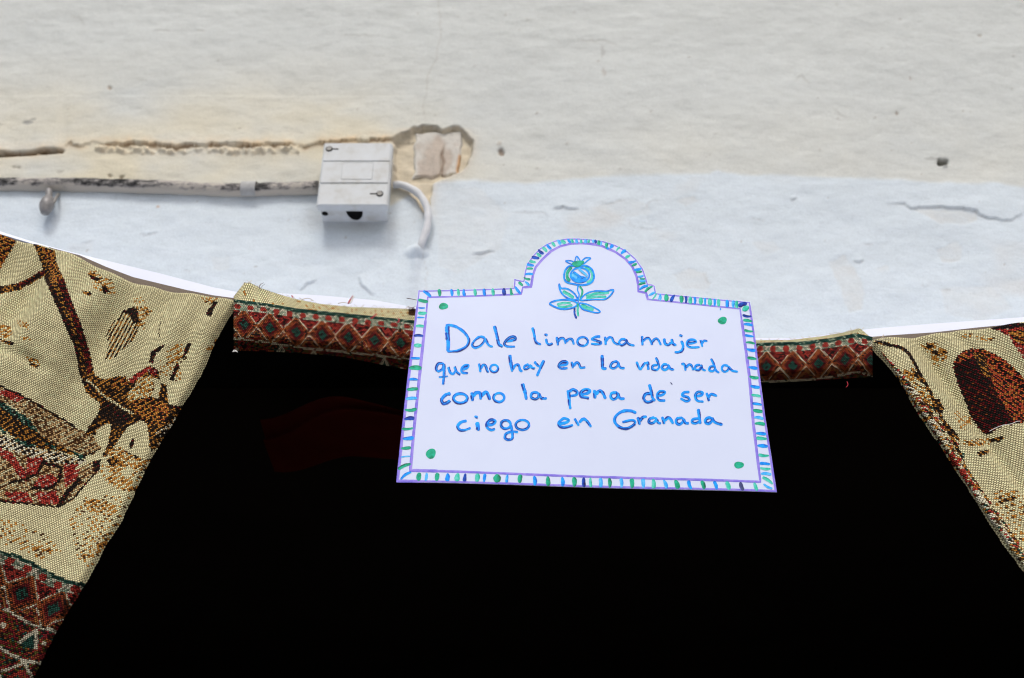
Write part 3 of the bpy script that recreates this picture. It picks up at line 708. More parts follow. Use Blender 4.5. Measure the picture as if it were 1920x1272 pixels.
# ------------------------------------------------------------------ left tapestry
YAW = math.radians(8)
nL = np.array((math.sin(YAW), -math.cos(YAW), 0.0))
PL = hit(445, 600, (0, .905, 0), WN)
g1, g2, g3 = scale(0, 420, 4.174), scale(0, 640, 3.974), scale(0, 930, 3.72)
bucket_dir = lambda px, py: (np.sin((px * .88 + py * .47) * .95) > -.25)
regL = [
    ('sparse', g3([(580, 0), (1000, 0), (800, 290), (640, 520), (540, 440), (480, 180)])), ('sparse', g3([(0, 150), (300, 260), (420, 370), (420, 410), (200, 400), (0, 330)])),
    ('sparse', g1([(1250, 1000), (1420, 900), (1480, 1000), (1400, 1250), (1250, 1180)])),
    ('brown', g1([(255, 150), (430, 210), (440, 300), (500, 430), (560, 620), (640, 800), (700, 1000), (740, 1190), (640, 1215), (590, 960), (500, 760), (430, 600), (350, 420), (330, 320)])),
    ('orange', g1([(330, 190), (420, 215), (430, 320), (500, 440), (500, 520), (420, 440), (360, 300)])),
    ('maroon', g1([(440, 420), (500, 440), (560, 600), (640, 800), (690, 960), (725, 1120), (690, 1190), (640, 980), (580, 780), (500, 600)])),
    ('dark', g1([(330, 330), (370, 400), (460, 600), (540, 780), (610, 980), (650, 1200), (630, 1200), (580, 960), (500, 780), (430, 620), (350, 440)])),
    ('orange', g1([(-400, 40), (0, 70), (145, 100), (90, 200), (40, 290), (0, 350), (-400, 600)])),
    ('brown', g1([(-300, 540), (0, 490), (120, 470), (220, 430), (330, 360), (360, 400), (260, 460), (150, 520), (0, 548), (-300, 600)])), ('maroon', g1([(120, 470), (220, 430), (335, 355), (350, 385), (240, 450), (130, 500)])),
    ('tan', g1([(670, 365), (760, 370), (800, 420), (880, 440), (910, 540), (830, 550), (780, 480), (720, 440)])), ('dark', g1([(700, 405), (790, 425), (760, 450), (710, 430)])), ('dark', g1([(770, 480), (820, 490), (860, 530), (830, 550), (790, 530)])),
    ('brown', g1([(640, 520), (720, 540), (710, 565), (650, 550)])), ('tan2', g1([(720, 450), (790, 470), (800, 540), (740, 510)])),
    ('tan2', g1([(1030, 560), (1140, 590), (1130, 630), (1050, 620)])), ('tan', g1([(1070, 645), (1190, 660), (1190, 700), (1110, 740), (1090, 700)])), ('tan', g1([(1080, 700), (1140, 740), (1130, 830), (1060, 790)])),
    ('brown', g1([(950, 680), (1060, 645), (1090, 700), (1085, 800), (1060, 900), (980, 970), (880, 1065), (815, 1065), (850, 940), (825, 880), (880, 780)]), bucket_dir),
    ('dark', g1([(950, 690), (1050, 650), (1080, 690), (1080, 780), (1040, 780), (1010, 710)])),
    ('tan', g1([(1580, 580), (1710, 570), (1680, 640), (1600, 620)])), ('dark', g1([(1675, 605), (1705, 610), (1645, 725), (1605, 710)])),
    ('dark', g1([(1468, 935), (1502, 935), (1440, 1065), (1412, 1050)])), ('dark', g1([(1375, 1095), (1405, 1105), (1355, 1235), (1325, 1225)])), ('tan', g1([(1320, 960), (1420, 930), (1440, 1010), (1380, 1100), (1280, 1080), (1330, 1050)])),
    ('dark', g1([(1280, 942), (1295, 955), (1225, 1010), (1195, 1095), (1165, 1080), (1178, 1005)])), ('dark', g1(thick([(1260, 760), (1240, 820), (1250, 900)], 6))),
    ('tan', g1([(0, 790), (80, 800), (100, 870), (60, 900), (0, 880)])), ('tan', g1([(130, 755), (225, 775), (220, 830), (150, 800)])), ('tan2', g1([(150, 870), (260, 890), (240, 945), (180, 910)])), ('brown', g1([(0, 905), (110, 925), (100, 955), (50, 945)])),
    ('tan', g1([(210, 1040), (310, 1070), (310, 1100), (230, 1090)])), ('brown', g1([(220, 1090), (310, 1105), (290, 1135), (240, 1115)])),
    ('tan', g1([(1690, 900), (1800, 840), (1800, 880), (1700, 960), (1640, 1000), (1610, 975)])), ('brown', g1([(1650, 990), (1740, 930), (1750, 945), (1670, 1005)])),
    # the boat
    ('tanb', g2([(-300, 240), (0, 340), (150, 400), (330, 510), (460, 580), (560, 640), (700, 720), (750, 790), (690, 850), (600, 860), (420, 780), (300, 700), (240, 620), (120, 500), (-300, 300)])),
    ('red', g2([(-300, 290), (0, 365), (60, 355), (180, 430), (130, 455), (0, 400), (-300, 320)])), ('dark', g2(thick([(-300, 225), (0, 335), (150, 400), (330, 505), (460, 578), (560, 640)], 14))),
    ('brown', g2([(-300, 350), (0, 500), (100, 555), (260, 670), (420, 770), (600, 850), (660, 870), (500, 840), (420, 820), (280, 800), (150, 750), (0, 640), (-300, 480)])),
    ('green', g2([(-200, 350), (0, 445), (60, 480), (200, 570), (265, 640), (285, 690), (220, 650), (120, 570), (0, 500)])), ('green', g2([(90, 715), (270, 775), (260, 800), (120, 765)])), ('green', g2([(300, 735), (430, 790), (410, 815)])), ('green', g2([(520, 815), (660, 870), (600, 880)])),
    ('green', g2(thick([(-200, 560), (0, 650), (40, 690)], 26))),
    ('greymix', g2([(-300, 520), (0, 690), (150, 765), (280, 810), (420, 830), (640, 885), (640, 925), (400, 905), (200, 855), (0, 790), (-300, 640)])),
    ('tanb', g2([(-300, 640), (0, 795), (200, 860), (400, 905), (640, 925), (720, 880), (755, 960), (610, 1080), (540, 1190), (440, 1240), (200, 1215), (0, 1195), (-300, 1100)])),
    ('red', g2([(-200, 720), (0, 795), (80, 830), (190, 960), (200, 1020), (160, 1035), (70, 900), (0, 850)])), ('red', g2([(200, 865), (320, 868), (270, 990), (190, 1000)])), ('red', g2([(300, 1000), (380, 990), (450, 1050), (370, 1100), (255, 1085), (270, 1040)])),
    ('red', g2([(475, 910), (610, 925), (560, 1040), (480, 1095)])), ('red', g2([(20, 1125), (200, 1125), (255, 1205), (100, 1195)])), ('red', g2([(255, 1130), (420, 1115), (450, 1215), (300, 1215)])),
    ('dark', g2(thick([(330, 880), (280, 990), (190, 1030), (60, 1060)], 22))), ('dark', g2(thick([(460, 930), (440, 1040), (380, 1095), (230, 1095)], 24))), ('dark', g2(thick([(310, 900), (450, 940)], 26))), ('dark', g2(thick([(600, 1030), (510, 1120), (450, 1200), (430, 1235)], 34))),
    ('dark', g2(thick([(-200, 1150), (0, 1190), (200, 1215), (440, 1235), (540, 1180), (640, 1060), (740, 950)], 12))),
    ('cream', g2(thick([(560, 960), (640, 905), (720, 850), (770, 800)], 16))), ('dark', g2(thick([(620, 860), (700, 830), (760, 790)], 10))), ('dark', g2([(690, 900), (750, 880), (745, 960), (700, 980)])),
    # the prow and its figurehead
    ('brown', g2([(605, 285), (680, 248), (780, 285), (900, 258), (960, 300), (1000, 250), (1120, 178), (1185, 225), (1185, 285), (1120, 258), (1050, 270), (1000, 330), (950, 420), (980, 440), (1080, 410), (1180, 425), (1200, 308), (1242, 330), (1252, 465), (1330, 492), (1430, 450), (1482, 388), (1492, 422), (1440, 490), (1390, 570), (1300, 660), (1200, 785), (1120, 825), (1095, 620), (1050, 588), (950, 640), (880, 745), (790, 870), (760, 860), (800, 780), (830, 620), (780, 620), (700, 705), (640, 695), (660, 640), (720, 560), (750, 470), (640, 385)])),
    ('tan', g2([(960, 380), (1060, 270), (1130, 258), (1155, 340), (1130, 410), (960, 462)])), ('dark', g2([(760, 460), (860, 440), (960, 540), (990, 580), (900, 640), (830, 620), (760, 560)])), ('orange', g2([(980, 440), (1090, 420), (1180, 440), (1250, 480), (1280, 560), (1180, 640), (1100, 610), (1000, 530)])),
    ('red', g2([(950, 285), (1110, 185), (1175, 225), (1155, 275), (1105, 222), (985, 315)])), ('dark', g2(thick([(1482, 390), (1430, 455), (1330, 500), (1250, 480)], 16))),
    ('orange', g2([(840, 280), (940, 262), (950, 320), (880, 360), (820, 320)])),
    ('cream', g2(thick([(645, 285), (700, 330), (760, 400), (860, 465), (1000, 550)], 17)), lambda px, py: np.mod(px * .7, 4) < 3), ('dark', g2(thick([(625, 300), (680, 350), (740, 420), (850, 485)], 10))),
    ('greymix', g2([(1160, 685), (1330, 555), (1355, 580), (1185, 725)])), ('greymix', g2([(1165, 765), (1265, 690), (1255, 730), (1190, 795)])), ('cream', g2([(715, 665), (805, 608), (785, 740), (735, 770)])),
    ('tan', g2([(800, 815), (880, 785), (960, 830), (1080, 890), (1210, 900), (1170, 985), (1100, 1100), (1060, 1135), (900, 1110), (800, 1060), (740, 965), (760, 920), (860, 930)])), ('brown', g2([(785, 885), (850, 855), (905, 905), (830, 935)])),
    ('cream', g2([(900, 960), (1000, 950), (980, 1010), (900, 1010)])), ('cream', g2([(760, 940), (800, 950), (830, 1010), (780, 1000)])), ('sparse', g2([(980, 970), (1130, 940), (1080, 1060), (990, 1090)])),
    ('dark', g2(thick([(930, 820), (1010, 860), (1100, 885), (1225, 868)], 7))), ('dark', g2(thick([(1030, 990), (1080, 965), (1160, 945)], 7))), ('dark', g2([(960, 770), (1000, 715), (1000, 760), (970, 805)])),
    ('tan', g2([(620, 1190), (770, 1175), (870, 1240), (850, 1285), (690, 1280)])), ('tan', g3([(590, 40), (700, 55), (800, 120), (760, 140), (650, 85)])), ('tan', g3([(560, 425), (700, 305), (810, 290), (785, 350), (650, 420), (600, 445)])),
    ('tan2', g3([(600, 155), (710, 165), (690, 265), (610, 245)])), ('tan', g3([(190, 345), (420, 375), (425, 400), (230, 382)])), ('tan', g3([(240, 400), (320, 400), (310, 440), (250, 430)])), ('tan2', g3([(0, 160), (200, 205), (230, 250), (60, 220)])),
]
O = hit(445, 568, PL, nL)
U = hit(0, 442, PL, nL) - O; U /= np.linalg.norm(U)
Vd = hit(60, 1266, PL, nL) - O; Vd /= np.linalg.norm(Vd)
cu, cv = .0021, .00150
gpt = hit(165, 1085, PL, nL)
# (u, v) of the green border line
Bm = np.linalg.lstsq(np.stack([U, Vd], 1), gpt - O, rcond=None)[0]
VG = Bm[1]
def foldL(u, v):
    dn = .0062 * np.sin(u * 150 + 1.1 + 8 * v) * np.exp(-v / .11) + .0115 * np.sin(u * 42 + v * 9 + .8) * (.5 + .5 * np.exp(-v / .2)) + .004 * np.sin(v * 23 - u * 10 + 1.0)
    dn += .010 * np.exp(-((u * .9 - v * .55 - .10) / .030) ** 2) * sm(.02, .2, v) - .007 * np.exp(-((u - .085 + .10 * (v - .4)) / .016) ** 2) * sm(.24, .34, v)
    dn += .0010 * vn(u * 120, v * 120, 5) * .5
    dn += .0066 * np.sin(u * 74 + v * 16 + 2.0) * np.exp(-((v - .07) / .06) ** 2) - .004 * np.exp(-((v - .115 - (.235 - u) * .12) / .006) ** 2) * sm(.10, .16, u)
    dn *= (sm(0, .02, u) * .9 + .1) * (.25 + .75 * sm(-.005, .05, v))
    return dn, .0015 * np.sin(v * 38 + 1) * np.exp(-u / .1)
def extraL(c, pxy, fi, fj, u, v):
    wob = .004 * np.sin(u * 60 + 1.0) - .010 * sm(.06, .0, u) * 0
    t = (v - VG - wob) / .00052
    mk = t >= 0
    bc = border(pxy[0] * 0 + u / .00052 + 8, t, fi, fj, 58) * .62
    bc[_h(fi, fj, 88) > .78] *= .35
    c[mk] = bc[mk]
    return c
tapL = empty('tapestry')
tag(tapL, 'cream tapestry with a woven boat scene draped at the left of the stall', 'tapestry', 'tapestries draped along the stall front')
cloth('woven_cloth', O, U, Vd, 226, 475, cu, cv, nL, regL, foldL, extraL, tapL, sag=lambda u: .0112 * np.sin(np.pi * np.clip(u / .185, 0, 1)) ** .8, roll=.0045)
# dull reverse side showing above the fold
xs_ = np.arange(92, 446, 4.0)
tops = np.interp(xs_, *zip(*BOT)) - 3; bots = np.interp(xs_, [0, 60, 96, 144, 216, 287, 359, 445], [446, 462, 480, 500, 528, 550, 568, 575]) + 8
lv = [hit(xs_, tops * (1 - f) + bots * f, PL + np.array((0, .012, 0)), nL) for f in np.linspace(0, 1, 5)]
mesh('turned_back_lining', np.vstack(lv), grid_faces(len(xs_), 5), M_LINING, tapL)

# ------------------------------------------------------------------ right tapestry
YAWR = math.radians(-6)
nR = np.array((math.sin(YAWR), -math.cos(YAWR), 0.0))
PR = hit(1640, 650, (0, .903, 0), WN)
h5, h6, h6b = scale(1400, 580, 3.692), scale(1620, 760, 4.24), scale(1620, 590, 6.36)
foldline = [(1640, 640), (1660, 645), (1690, 652), (1703, 662), (1714, 680), (1728, 708), (1744, 735), (1757, 762), (1768, 790), (1790, 830), (1804, 862), (1817, 893), (1838, 925), (1880, 985), (1990, 1140)]
edgeline = [(1630, 640), (1650, 672), (1670, 700), (1700, 740), (1730, 785), (1768, 840), (1800, 888), (1850, 962), (1905, 1040), (1960, 1120)]
regR = [
    ('tan', [(1690, 695), (1712, 690), (1745, 740), (1760, 772), (1804, 862), (1822, 905), (1800, 890), (1740, 800), (1700, 735)]),
    ('multi', [(1712, 745), (1750, 760), (1805, 865), (1822, 900), (1790, 880), (1735, 790)]), ('brown', h6b([(560, 650), (640, 690), (720, 780), (800, 900), (740, 860), (660, 790), (590, 720)])), ('brown', h6b([(800, 1000), (900, 1010), (960, 1120), (930, 1190), (850, 1160), (810, 1070)])),
    ('red', h6b([(600, 960), (680, 1020), (720, 1080), (660, 1060)])), ('cream', h6([(540, 70), (630, 65), (650, 110), (560, 105)])), ('red', h6([(540, 85), (620, 90), (610, 110), (550, 110)])), ('red', h6([(600, 170), (660, 175), (700, 215), (620, 195)])), ('red', h6([(630, 280), (720, 280), (760, 310), (650, 300)])), ('cream', h6([(630, 220), (700, 225), (720, 265), (640, 260)])), ('cream', h6([(670, 310), (750, 320), (740, 370), (690, 350)])),
    ('green', h6([(750, 370), (800, 375), (800, 410), (755, 405)])), ('brown', h6([(640, 110), (740, 230), (770, 290), (720, 260), (640, 190)])),
    ('brown', thick(foldline, 6.5)), ('dark', thick(foldline[1:6], 5)),
    ('multi', thick(np.array(edgeline) + (9, -2), 18), lambda px, py: (py > 705)),
    ('tan', h5([(1200, 240), (1290, 225), (1390, 280), (1390, 330), (1330, 385), (1270, 320)])), ('brown', h5([(1245, 235), (1295, 245), (1280, 275), (1240, 270)])), ('brown', h5([(1290, 285), (1390, 290), (1370, 315), (1280, 310)])), ('tan', h5([(1280, 330), (1350, 345), (1330, 395), (1280, 370)])),
    ('tan', h5([(1480, 165), (1580, 170), (1560, 200), (1490, 195)])), ('tan', h5([(1590, 180), (1720, 195), (1690, 225), (1600, 212)])),
    ('darkmaroon', h5([(1428, 395), (1450, 330), (1500, 290), (1550, 272), (1640, 278), (1700, 300), (1760, 330), (1860, 410), (1930, 490), (2300, 800), (2300, 850), (1930, 780), (1760, 812), (1660, 872), (1620, 845), (1560, 760), (1500, 610), (1460, 520)])),
    ('redbrown', h5([(1560, 272), (1640, 276), (1760, 330), (1860, 410), (1930, 490), (2300, 800), (2300, 820), (1930, 780), (1860, 790), (1800, 700), (1740, 600), (1690, 480), (1650, 380)])), ('redbrown', h5([(1700, 420), (1800, 440), (1930, 560), (1930, 680), (1820, 600), (1740, 520)])), ('redbrown', h5([(1435, 370), (1480, 310), (1550, 275), (1620, 300), (1560, 330), (1480, 370)])),
    ('brown', h5([(1560, 300), (1640, 300), (1700, 480), (1650, 470)])),
    ('red', h5([(1640, 120), (2300, 60), (2300, 500), (1930, 360), (1865, 265), (1810, 185), (1750, 150)])), ('orange', h5([(1800, 150), (2300, 90), (2300, 320), (1930, 265), (1850, 210)])), ('dark', h5([(1640, 110), (1930, 95), (2300, 60), (2300, 100), (1930, 125), (1700, 140)])),
    ('tan2', h5([(1430, 690), (1560, 750), (1540, 800), (1500, 850), (1440, 760)])), ('tan', h5([(1490, 760), (1570, 770), (1550, 800), (1500, 800)])), ('tan', h5([(1490, 900), (1660, 895), (1790, 870), (1780, 900), (1640, 945), (1510, 940)])), ('brown', h5([(1680, 895), (1780, 880), (1760, 910), (1680, 930)])), ('brown', h5([(1585, 985), (1680, 972), (1670, 1005), (1610, 1015)])),
    ('tan', h6([(1020, 700), (1130, 670), (1240, 680), (1280, 760), (1290, 960), (1160, 970), (1090, 880), (1030, 760)]), lambda px, py: np.sin(py * .55 + px * .2) > -.1), ('brown', h6([(1060, 760), (1200, 715), (1210, 735), (1080, 790)])),
    ('tan', h6([(1100, 1000), (1300, 960), (1500, 1200), (1350, 1300)]), lambda px, py: np.sin(py * .5 + px * .15) > .2),
]
O = hit(1632, 645, PR, nR)
U = hit(1920, 612, PR, nR) - O; U /= np.linalg.norm(U)
Vd = hit(1920, 1062, PR, nR) - O; Vd /= np.linalg.norm(Vd)
def foldR(u, v):
    dn = .0075 * np.sin(u * 95 + .3 + 5 * v) * np.exp(-v / .16) + .0040 * np.sin(u * 36 + v * 6 + 2.2) + .003 * np.sin(v * 26 + u * 14)
    dn += .0055 * np.exp(-((u - .022 - .07 * v) / .012) ** 2) - .0050 * np.exp(-((u - .046 + .0 * v) / .005) ** 2) * np.exp(-v / .2)
    dn -= .010 * np.exp(-((u - .080 - .35 * v) / .008) ** 2) * np.exp(-v / .045)
    dn *= .3 + .7 * sm(-.005, .045, v)
    return dn, .001 * np.sin(v * 50)
tapR = empty('tapestry')
tag(tapR, 'cream tapestry with a large dark red barrel motif draped at the right of the stall', 'tapestry', 'tapestries draped along the stall front')
cloth('woven_cloth', O, U, Vd, 168, 400, cu * 1.12, cv * 1.12, nR, regR, foldR, None, tapR, sag=lambda u: -.0008 * np.sin(np.pi * np.clip(u / .14, 0, 1)), roll=.0045)
vv_ = np.arange(0.012, .60, .0015); nk = 14
dn_, du_ = foldR(vv_ * 0 + .003, vv_)
base = O + vv_[:, None] * Vd + nR * (dn_ - .001)[:, None] + U * .0035
rad = (.0036 + .0007 * vn(vv_ * 60, vv_ * 0, 4) + .0004 * vn(vv_ * 200, vv_ * 0, 5)) * sm(0, .06, vv_)
ang = np.linspace(0, 2 * math.pi, nk + 1)
Pt = base[:, None, :] + rad[:, None, None] * (np.cos(ang)[None, :, None] * U + np.sin(ang)[None, :, None] * nR)
ia, ja = np.meshgrid(np.arange(nk), np.arange(len(vv_) - 1)); fi_ = (ia + ja) // 2 + 300; fj_ = ja + 300
hc = pick('multi', fi_, fj_, 9); mk_ = _h(fi_, fj_ // 3, 12) > .60; hc[mk_] = PALE
pt_ = sm(.1, .5, vn(ja * .06, ja * 0, 14))[..., None]; hc = np.where((pt_ > .5) & (_h(fi_, fj_, 15) > .45)[..., None], REDC, hc)
fa = grid_faces(nk + 1, len(vv_)); Ig, Jg = np.meshgrid(np.arange(nk + 1), np.arange(len(vv_)))
mesh('rolled_hem', Pt.reshape(-1, 3), fa, M_YARN, tapR, cols=finish(hc, fi_, fj_).reshape(-1, 3), uvs=np.stack([Ig * .5, Jg], -1).reshape(-1, 2)[fa.ravel()])
xs_ = np.arange(1634, 1921, 4.0)
tops = np.interp(xs_, *zip(*BOT)) - 3; bots = np.interp(xs_, [1630, 1700, 1800, 1860, 1920], [648, 640, 628, 622, 618]) + 9
lv = [hit(xs_, tops * (1 - f) + bots * f, PR + np.array((0, .013, 0)), nR) for f in np.linspace(0, 1, 5)]
mesh('turned_back_lining', np.vstack(lv), grid_faces(len(xs_), 5), M_LINING, tapR)
def strand(path_px, y, r, mat, par, name='loose_thread', lift=0.0):
    c_ = crom(path_px, 2.0)
    P = hit(c_[:, 0], c_[:, 1], (0, y, 0), WN)
    P[:, 1] -= lift * np.sin(np.linspace(0, math.pi, len(P)))
    V, Fc = tube(P, np.linspace(r, r * .6, len(P)), 5)
    return mesh(name, V, Fc, mat, par)
# the white thread lies on the barrel motif: follow that plane
c_ = crom(h5([(1680, 845), (1730, 820), (1780, 803), (1830, 795), (1870, 778), (1895, 776)]), 2)
P = hit(c_[:, 0], c_[:, 1], PR + nR * .016, nR)
V, Fc = tube(P, .00032, 5); mesh('loose_thread', V, Fc, M_THREADWHITE, tapR)
for L in ([(1634, 634), (1650, 632), (1662, 637), (1675, 633)], [(1650, 640), (1657, 628), (1655, 646)], [(1641, 640), (1668, 636), (1680, 639)]):
    strand(L, .893, .0003, M_THREAD, tapR)

# ------------------------------------------------------------------ border strip across the middle
YS = .893
x = np.arange(438.0, 1638.0, 2.0)
topc = np.interp(x, [430, 447, 458, 470, 490, 520, 550, 600, 660, 720, 785, 900, 1050, 1200, 1350, 1420, 1480, 1540, 1580, 1600, 1612, 1620, 1640], [566, 545, 530, 531, 541, 551, 560, 570, 576, 578, 580, 596, 618, 632, 637, 638, 638, 631, 624, 619, 616, 622, 640])
green = np.interp(x, [430, 445, 500, 560, 620, 700, 785, 900, 1050, 1200, 1350, 1420, 1500, 1560, 1605, 1640], [560, 562, 569, 579, 585, 593, 602, 615, 628, 637, 641, 643, 641, 634, 625, 633])
botc = np.interp(x, [430, 445, 520, 580, 640, 700, 770, 900, 1050, 1200, 1350, 1430, 1490, 1540, 1590, 1640], [655, 657, 659, 663, 668, 680, 694, 705, 712, 716, 717, 718, 715, 712, 709, 706]) + 1
nrow_t, nrow_b = 7, 34
rowsP = []; tv = []
sx_ = x - 438
for k in range(nrow_t + nrow_b + 1):
    if k <= nrow_t: yy = topc + (green - topc) * k / nrow_t; tpx = (k / nrow_t - 1) * (green - topc)
    else:
        f = (k - nrow_t) / nrow_b; yy = green + (botc - green) * f; tpx = f * (botc - green)
    yy = np.where(topc > green, np.maximum(yy, yy), yy)
    f2 = k / (nrow_t + nrow_b)
    off = -.007 * math.sin(math.pi * min(1, f2 * .9 + .05)) + .022 * (max(0, f2 - .74) / .26) ** 1.8 + .0025 * np.sin(sx_ * .021 + 1) + .0014 * np.sin(sx_ * .055 + 3 * f2) + .0004 * vn(sx_ * .08, x * 0 + k * .3, 3)
    off = off + .010 * np.exp(-(x - 438) / 9)
    d_ = ray(x, yy); P = CAM + d_ * ((YS + off) / d_[:, 1])[:, None]
    rowsP.append(P); tv.append(tpx)
G = np.stack(rowsP); T_ = np.stack(tv)
nU, nV = len(x), len(rowsP)
I, J = np.meshgrid(np.arange(nU), np.arange(nV)); fj = J[:-1, :-1] + 100; fi = (I[:-1, :-1] + 200 + fj % 2) // 2
slope = np.interp(x, [438, 1638], [0, 1200])
sS = np.broadcast_to(slope, T_.shape)[:-1, :-1] + .0
# the woven rows slant a little: shift the pattern
c = border(sS + 6, np.maximum(T_[:-1, :-1], 0), fi, fj, 49.0, [93, 154, 285, 420, 560, 700, 840, 930, 1067, 1198]) * .9
c[_h(fi, fj, 61) > .86] *= .35
mk = T_[:-1, :-1] < -.5
hem = pick('tan2', fi, fj, 5); hem[(_h(fi, fj, 9) > .45)] = CREAM
hem2 = np.where((vn(fi * .05, fj * .3, 3) > -.1)[..., None], hem, CREAM)
c[mk] = hem2[mk]
dk = mk & (proj(G[:-1, :-1])[0] > 765) & (proj(G[:-1, :-1])[0] < 800) & (J[:-1, :-1] < 4)
c[dk] = BRN
c = finish(c, fi, fj)
fa = grid_faces(nU, nV)
tapM = empty('tapestry')
tag(tapM, 'narrow red and green diamond patterned border strip hanging behind the placard', 'tapestry', 'tapestries draped along the stall front')
mesh('woven_band', G.reshape(-1, 3), fa, M_YARN, tapM, cols=c.reshape(-1, 3), uvs=np.stack([I * .5, J], -1).reshape(-1, 2)[fa.ravel()])
r3 = random.Random(3)
def fr(n, x0_, x1_, mats, ln):
    for k in range(n):
        px = r3.uniform(x0_, x1_); py = float(np.interp(px, x, topc)) + 2
        a = r3.uniform(-.9, .9); L = r3.uniform(*ln)
        strand([(px, py), (px + L * .5 * math.sin(a) + r3.uniform(-1, 1), py - L * .5), (px + L * math.sin(a * 1.7), py - L * .9)], YS - .001, r3.choice([.00022, .0003]), r3.choice(mats), tapM)
fr(60, 450, 780, [M_THREAD, M_THREAD, M_THREAD, M_THREADWHITE], (4, 9)); fr(45, 1420, 1618, [M_THREAD], (3, 7)); fr(10, 768, 782, [M_THREADDARK], (4, 10)); fr(3, 484, 492, [M_THREADDARK], (8, 12))
z9 = scale(420, 510, 5.05)
for L, m_ in (([(1175, 300), (1190, 270), (1220, 225)], M_THREADRED), ([(1185, 300), (1205, 265), (1235, 232)], M_THREAD), ([(1195, 300), (1215, 275), (1225, 235)], M_THREAD), ([(1180, 302), (1188, 285), (1200, 262)], M_THREADRED), ([(740, 262), (800, 250), (850, 275)], M_THREAD), ([(640, 225), (650, 235), (655, 248)], M_THREADRED),
              ([(1385, 440), (1415, 430), (1440, 392)], M_THREADRED), ([(1400, 435), (1425, 420), (1445, 395)], M_THREADRED), ([(1400, 445), (1420, 415), (1435, 400)], M_THREADRED), ([(1640, 480), (1655, 460), (1650, 435)], M_THREADRED), ([(1650, 480), (1660, 465), (1665, 440)], M_THREADRED), ([(1730, 250), (1780, 258), (1825, 268)], M_THREADDARK), ([(1080, 300), (1130, 290), (1175, 298)], M_THREAD)):
    strand(z9(L), YS - .012, .0006 if m_ is M_THREADRED else .0004, m_, tapM)
for L in ([(437, 658), (441, 657), (445, 660)], [(436, 660), (442, 659), (446, 661)]): strand(L, YS - .004, .0006, M_THREADWHITE, tapM, 'staple')
strand([(1588, 716), (1590, 722), (1586, 727)], YS - .004, .0004, M_THREADRED, tapM)

# ------------------------------------------------------------------ dim red cloth inside
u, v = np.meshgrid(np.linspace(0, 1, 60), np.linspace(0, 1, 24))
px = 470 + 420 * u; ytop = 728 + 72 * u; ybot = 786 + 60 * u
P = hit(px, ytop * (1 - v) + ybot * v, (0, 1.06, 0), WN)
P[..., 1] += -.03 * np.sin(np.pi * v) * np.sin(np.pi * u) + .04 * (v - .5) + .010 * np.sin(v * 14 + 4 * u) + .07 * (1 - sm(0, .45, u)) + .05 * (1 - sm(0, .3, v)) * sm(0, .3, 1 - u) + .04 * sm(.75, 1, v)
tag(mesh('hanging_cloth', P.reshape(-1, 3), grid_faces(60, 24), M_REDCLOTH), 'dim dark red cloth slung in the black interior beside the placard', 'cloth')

# ------------------------------------------------------------------ placard
ex = np.array((1.0, -.033, .05)); ez = np.array((107.0, 2658.0, 2000.0))       # camera space: right, up, forward
def c2w(v): return np.array((v[0], -sp * v[1] + cp * v[2], cp * v[1] + sp * v[2]))
ex, ez = c2w(ex), c2w(ez); ex /= np.linalg.norm(ex); ez /= np.linalg.norm(ez)
nS = np.cross(ex, ez); nS /= np.linalg.norm(nS)
if nS[1] > 0: nS = -nS
ez = np.cross(nS, ex) * (1 if np.dot(np.cross(nS, ex), ez) > 0 else -1)
PS = CAM + ray(1090, 700) * 1.0
def relief(p):
    a = (p - PS) @ ex; b = (p - PS) @ ez
    return .0022 * np.sin(a * 9 + 1.2) + .0012 * np.sin(a * 22 + b * 12) + .0010 * np.sin(b * 17 + 2) + .0035 * np.clip(b / .12, 0, 2) ** 2 * -1 * .4
def on_sign(px, py, off=0.0):
    p = hit(px, py, PS, nS)
    return p + nS * (relief(p) + off)[..., None]
OUT = [(784, 541), (872, 540), (962.5, 539), (963.6, 521.7), (981, 526), (983, 510), (987, 495), (998, 479), (1011, 465.5), (1024, 456.8), (1041.7, 449.5), (1062, 446), (1085, 445.7), (1106, 447), (1132, 450.5), (1154, 457.5), (1176, 468.5), (1193, 484), (1206, 502.7), (1212.3, 521.7), (1215, 533), (1222.5, 533.3), (1228.3, 536.5), (1230.6, 550.4), (1320, 557), (1407.5, 564), (1416.7, 636.3), (1424.9, 710), (1433.5, 780), (1444.5, 852), (1455.7, 925.2), (1340, 922.5), (1220, 919.3), (1100, 915), (980, 910.7), (860, 907.5), (743.2, 904.9), (753, 812), (763, 720), (771.4, 650), (781.7, 560)]
INN = [(802, 555), (890, 553.5), (977.4, 552), (980.4, 539.2), (995.7, 538.4), (999.4, 515.8), (1004.5, 501.3), (1016.9, 486.7), (1033, 471.4), (1050.4, 461.9), (1070.8, 456.8), (1088, 456), (1105.8, 456.8), (1127.7, 460.4), (1154, 472), (1173, 485.5), (1186, 501), (1193.3, 518.8), (1196.3, 534.8), (1196.5, 548.5), (1211, 551), (1214, 563.5), (1300, 570.5), (1388, 578), (1396.2, 642), (1404.5, 710), (1411.4, 799.5), (1424.4, 906.3), (1330, 903.5), (1220, 899.8), (1100, 895), (980, 890.4), (870, 886.5), (769.6, 883.4), (777, 800), (785.3, 720), (792.5, 650), (799, 590)]
sign = empty('placard')
tag(sign, 'white paper placard with blue handwriting and a painted pomegranate, hung on the stall front', 'placard')
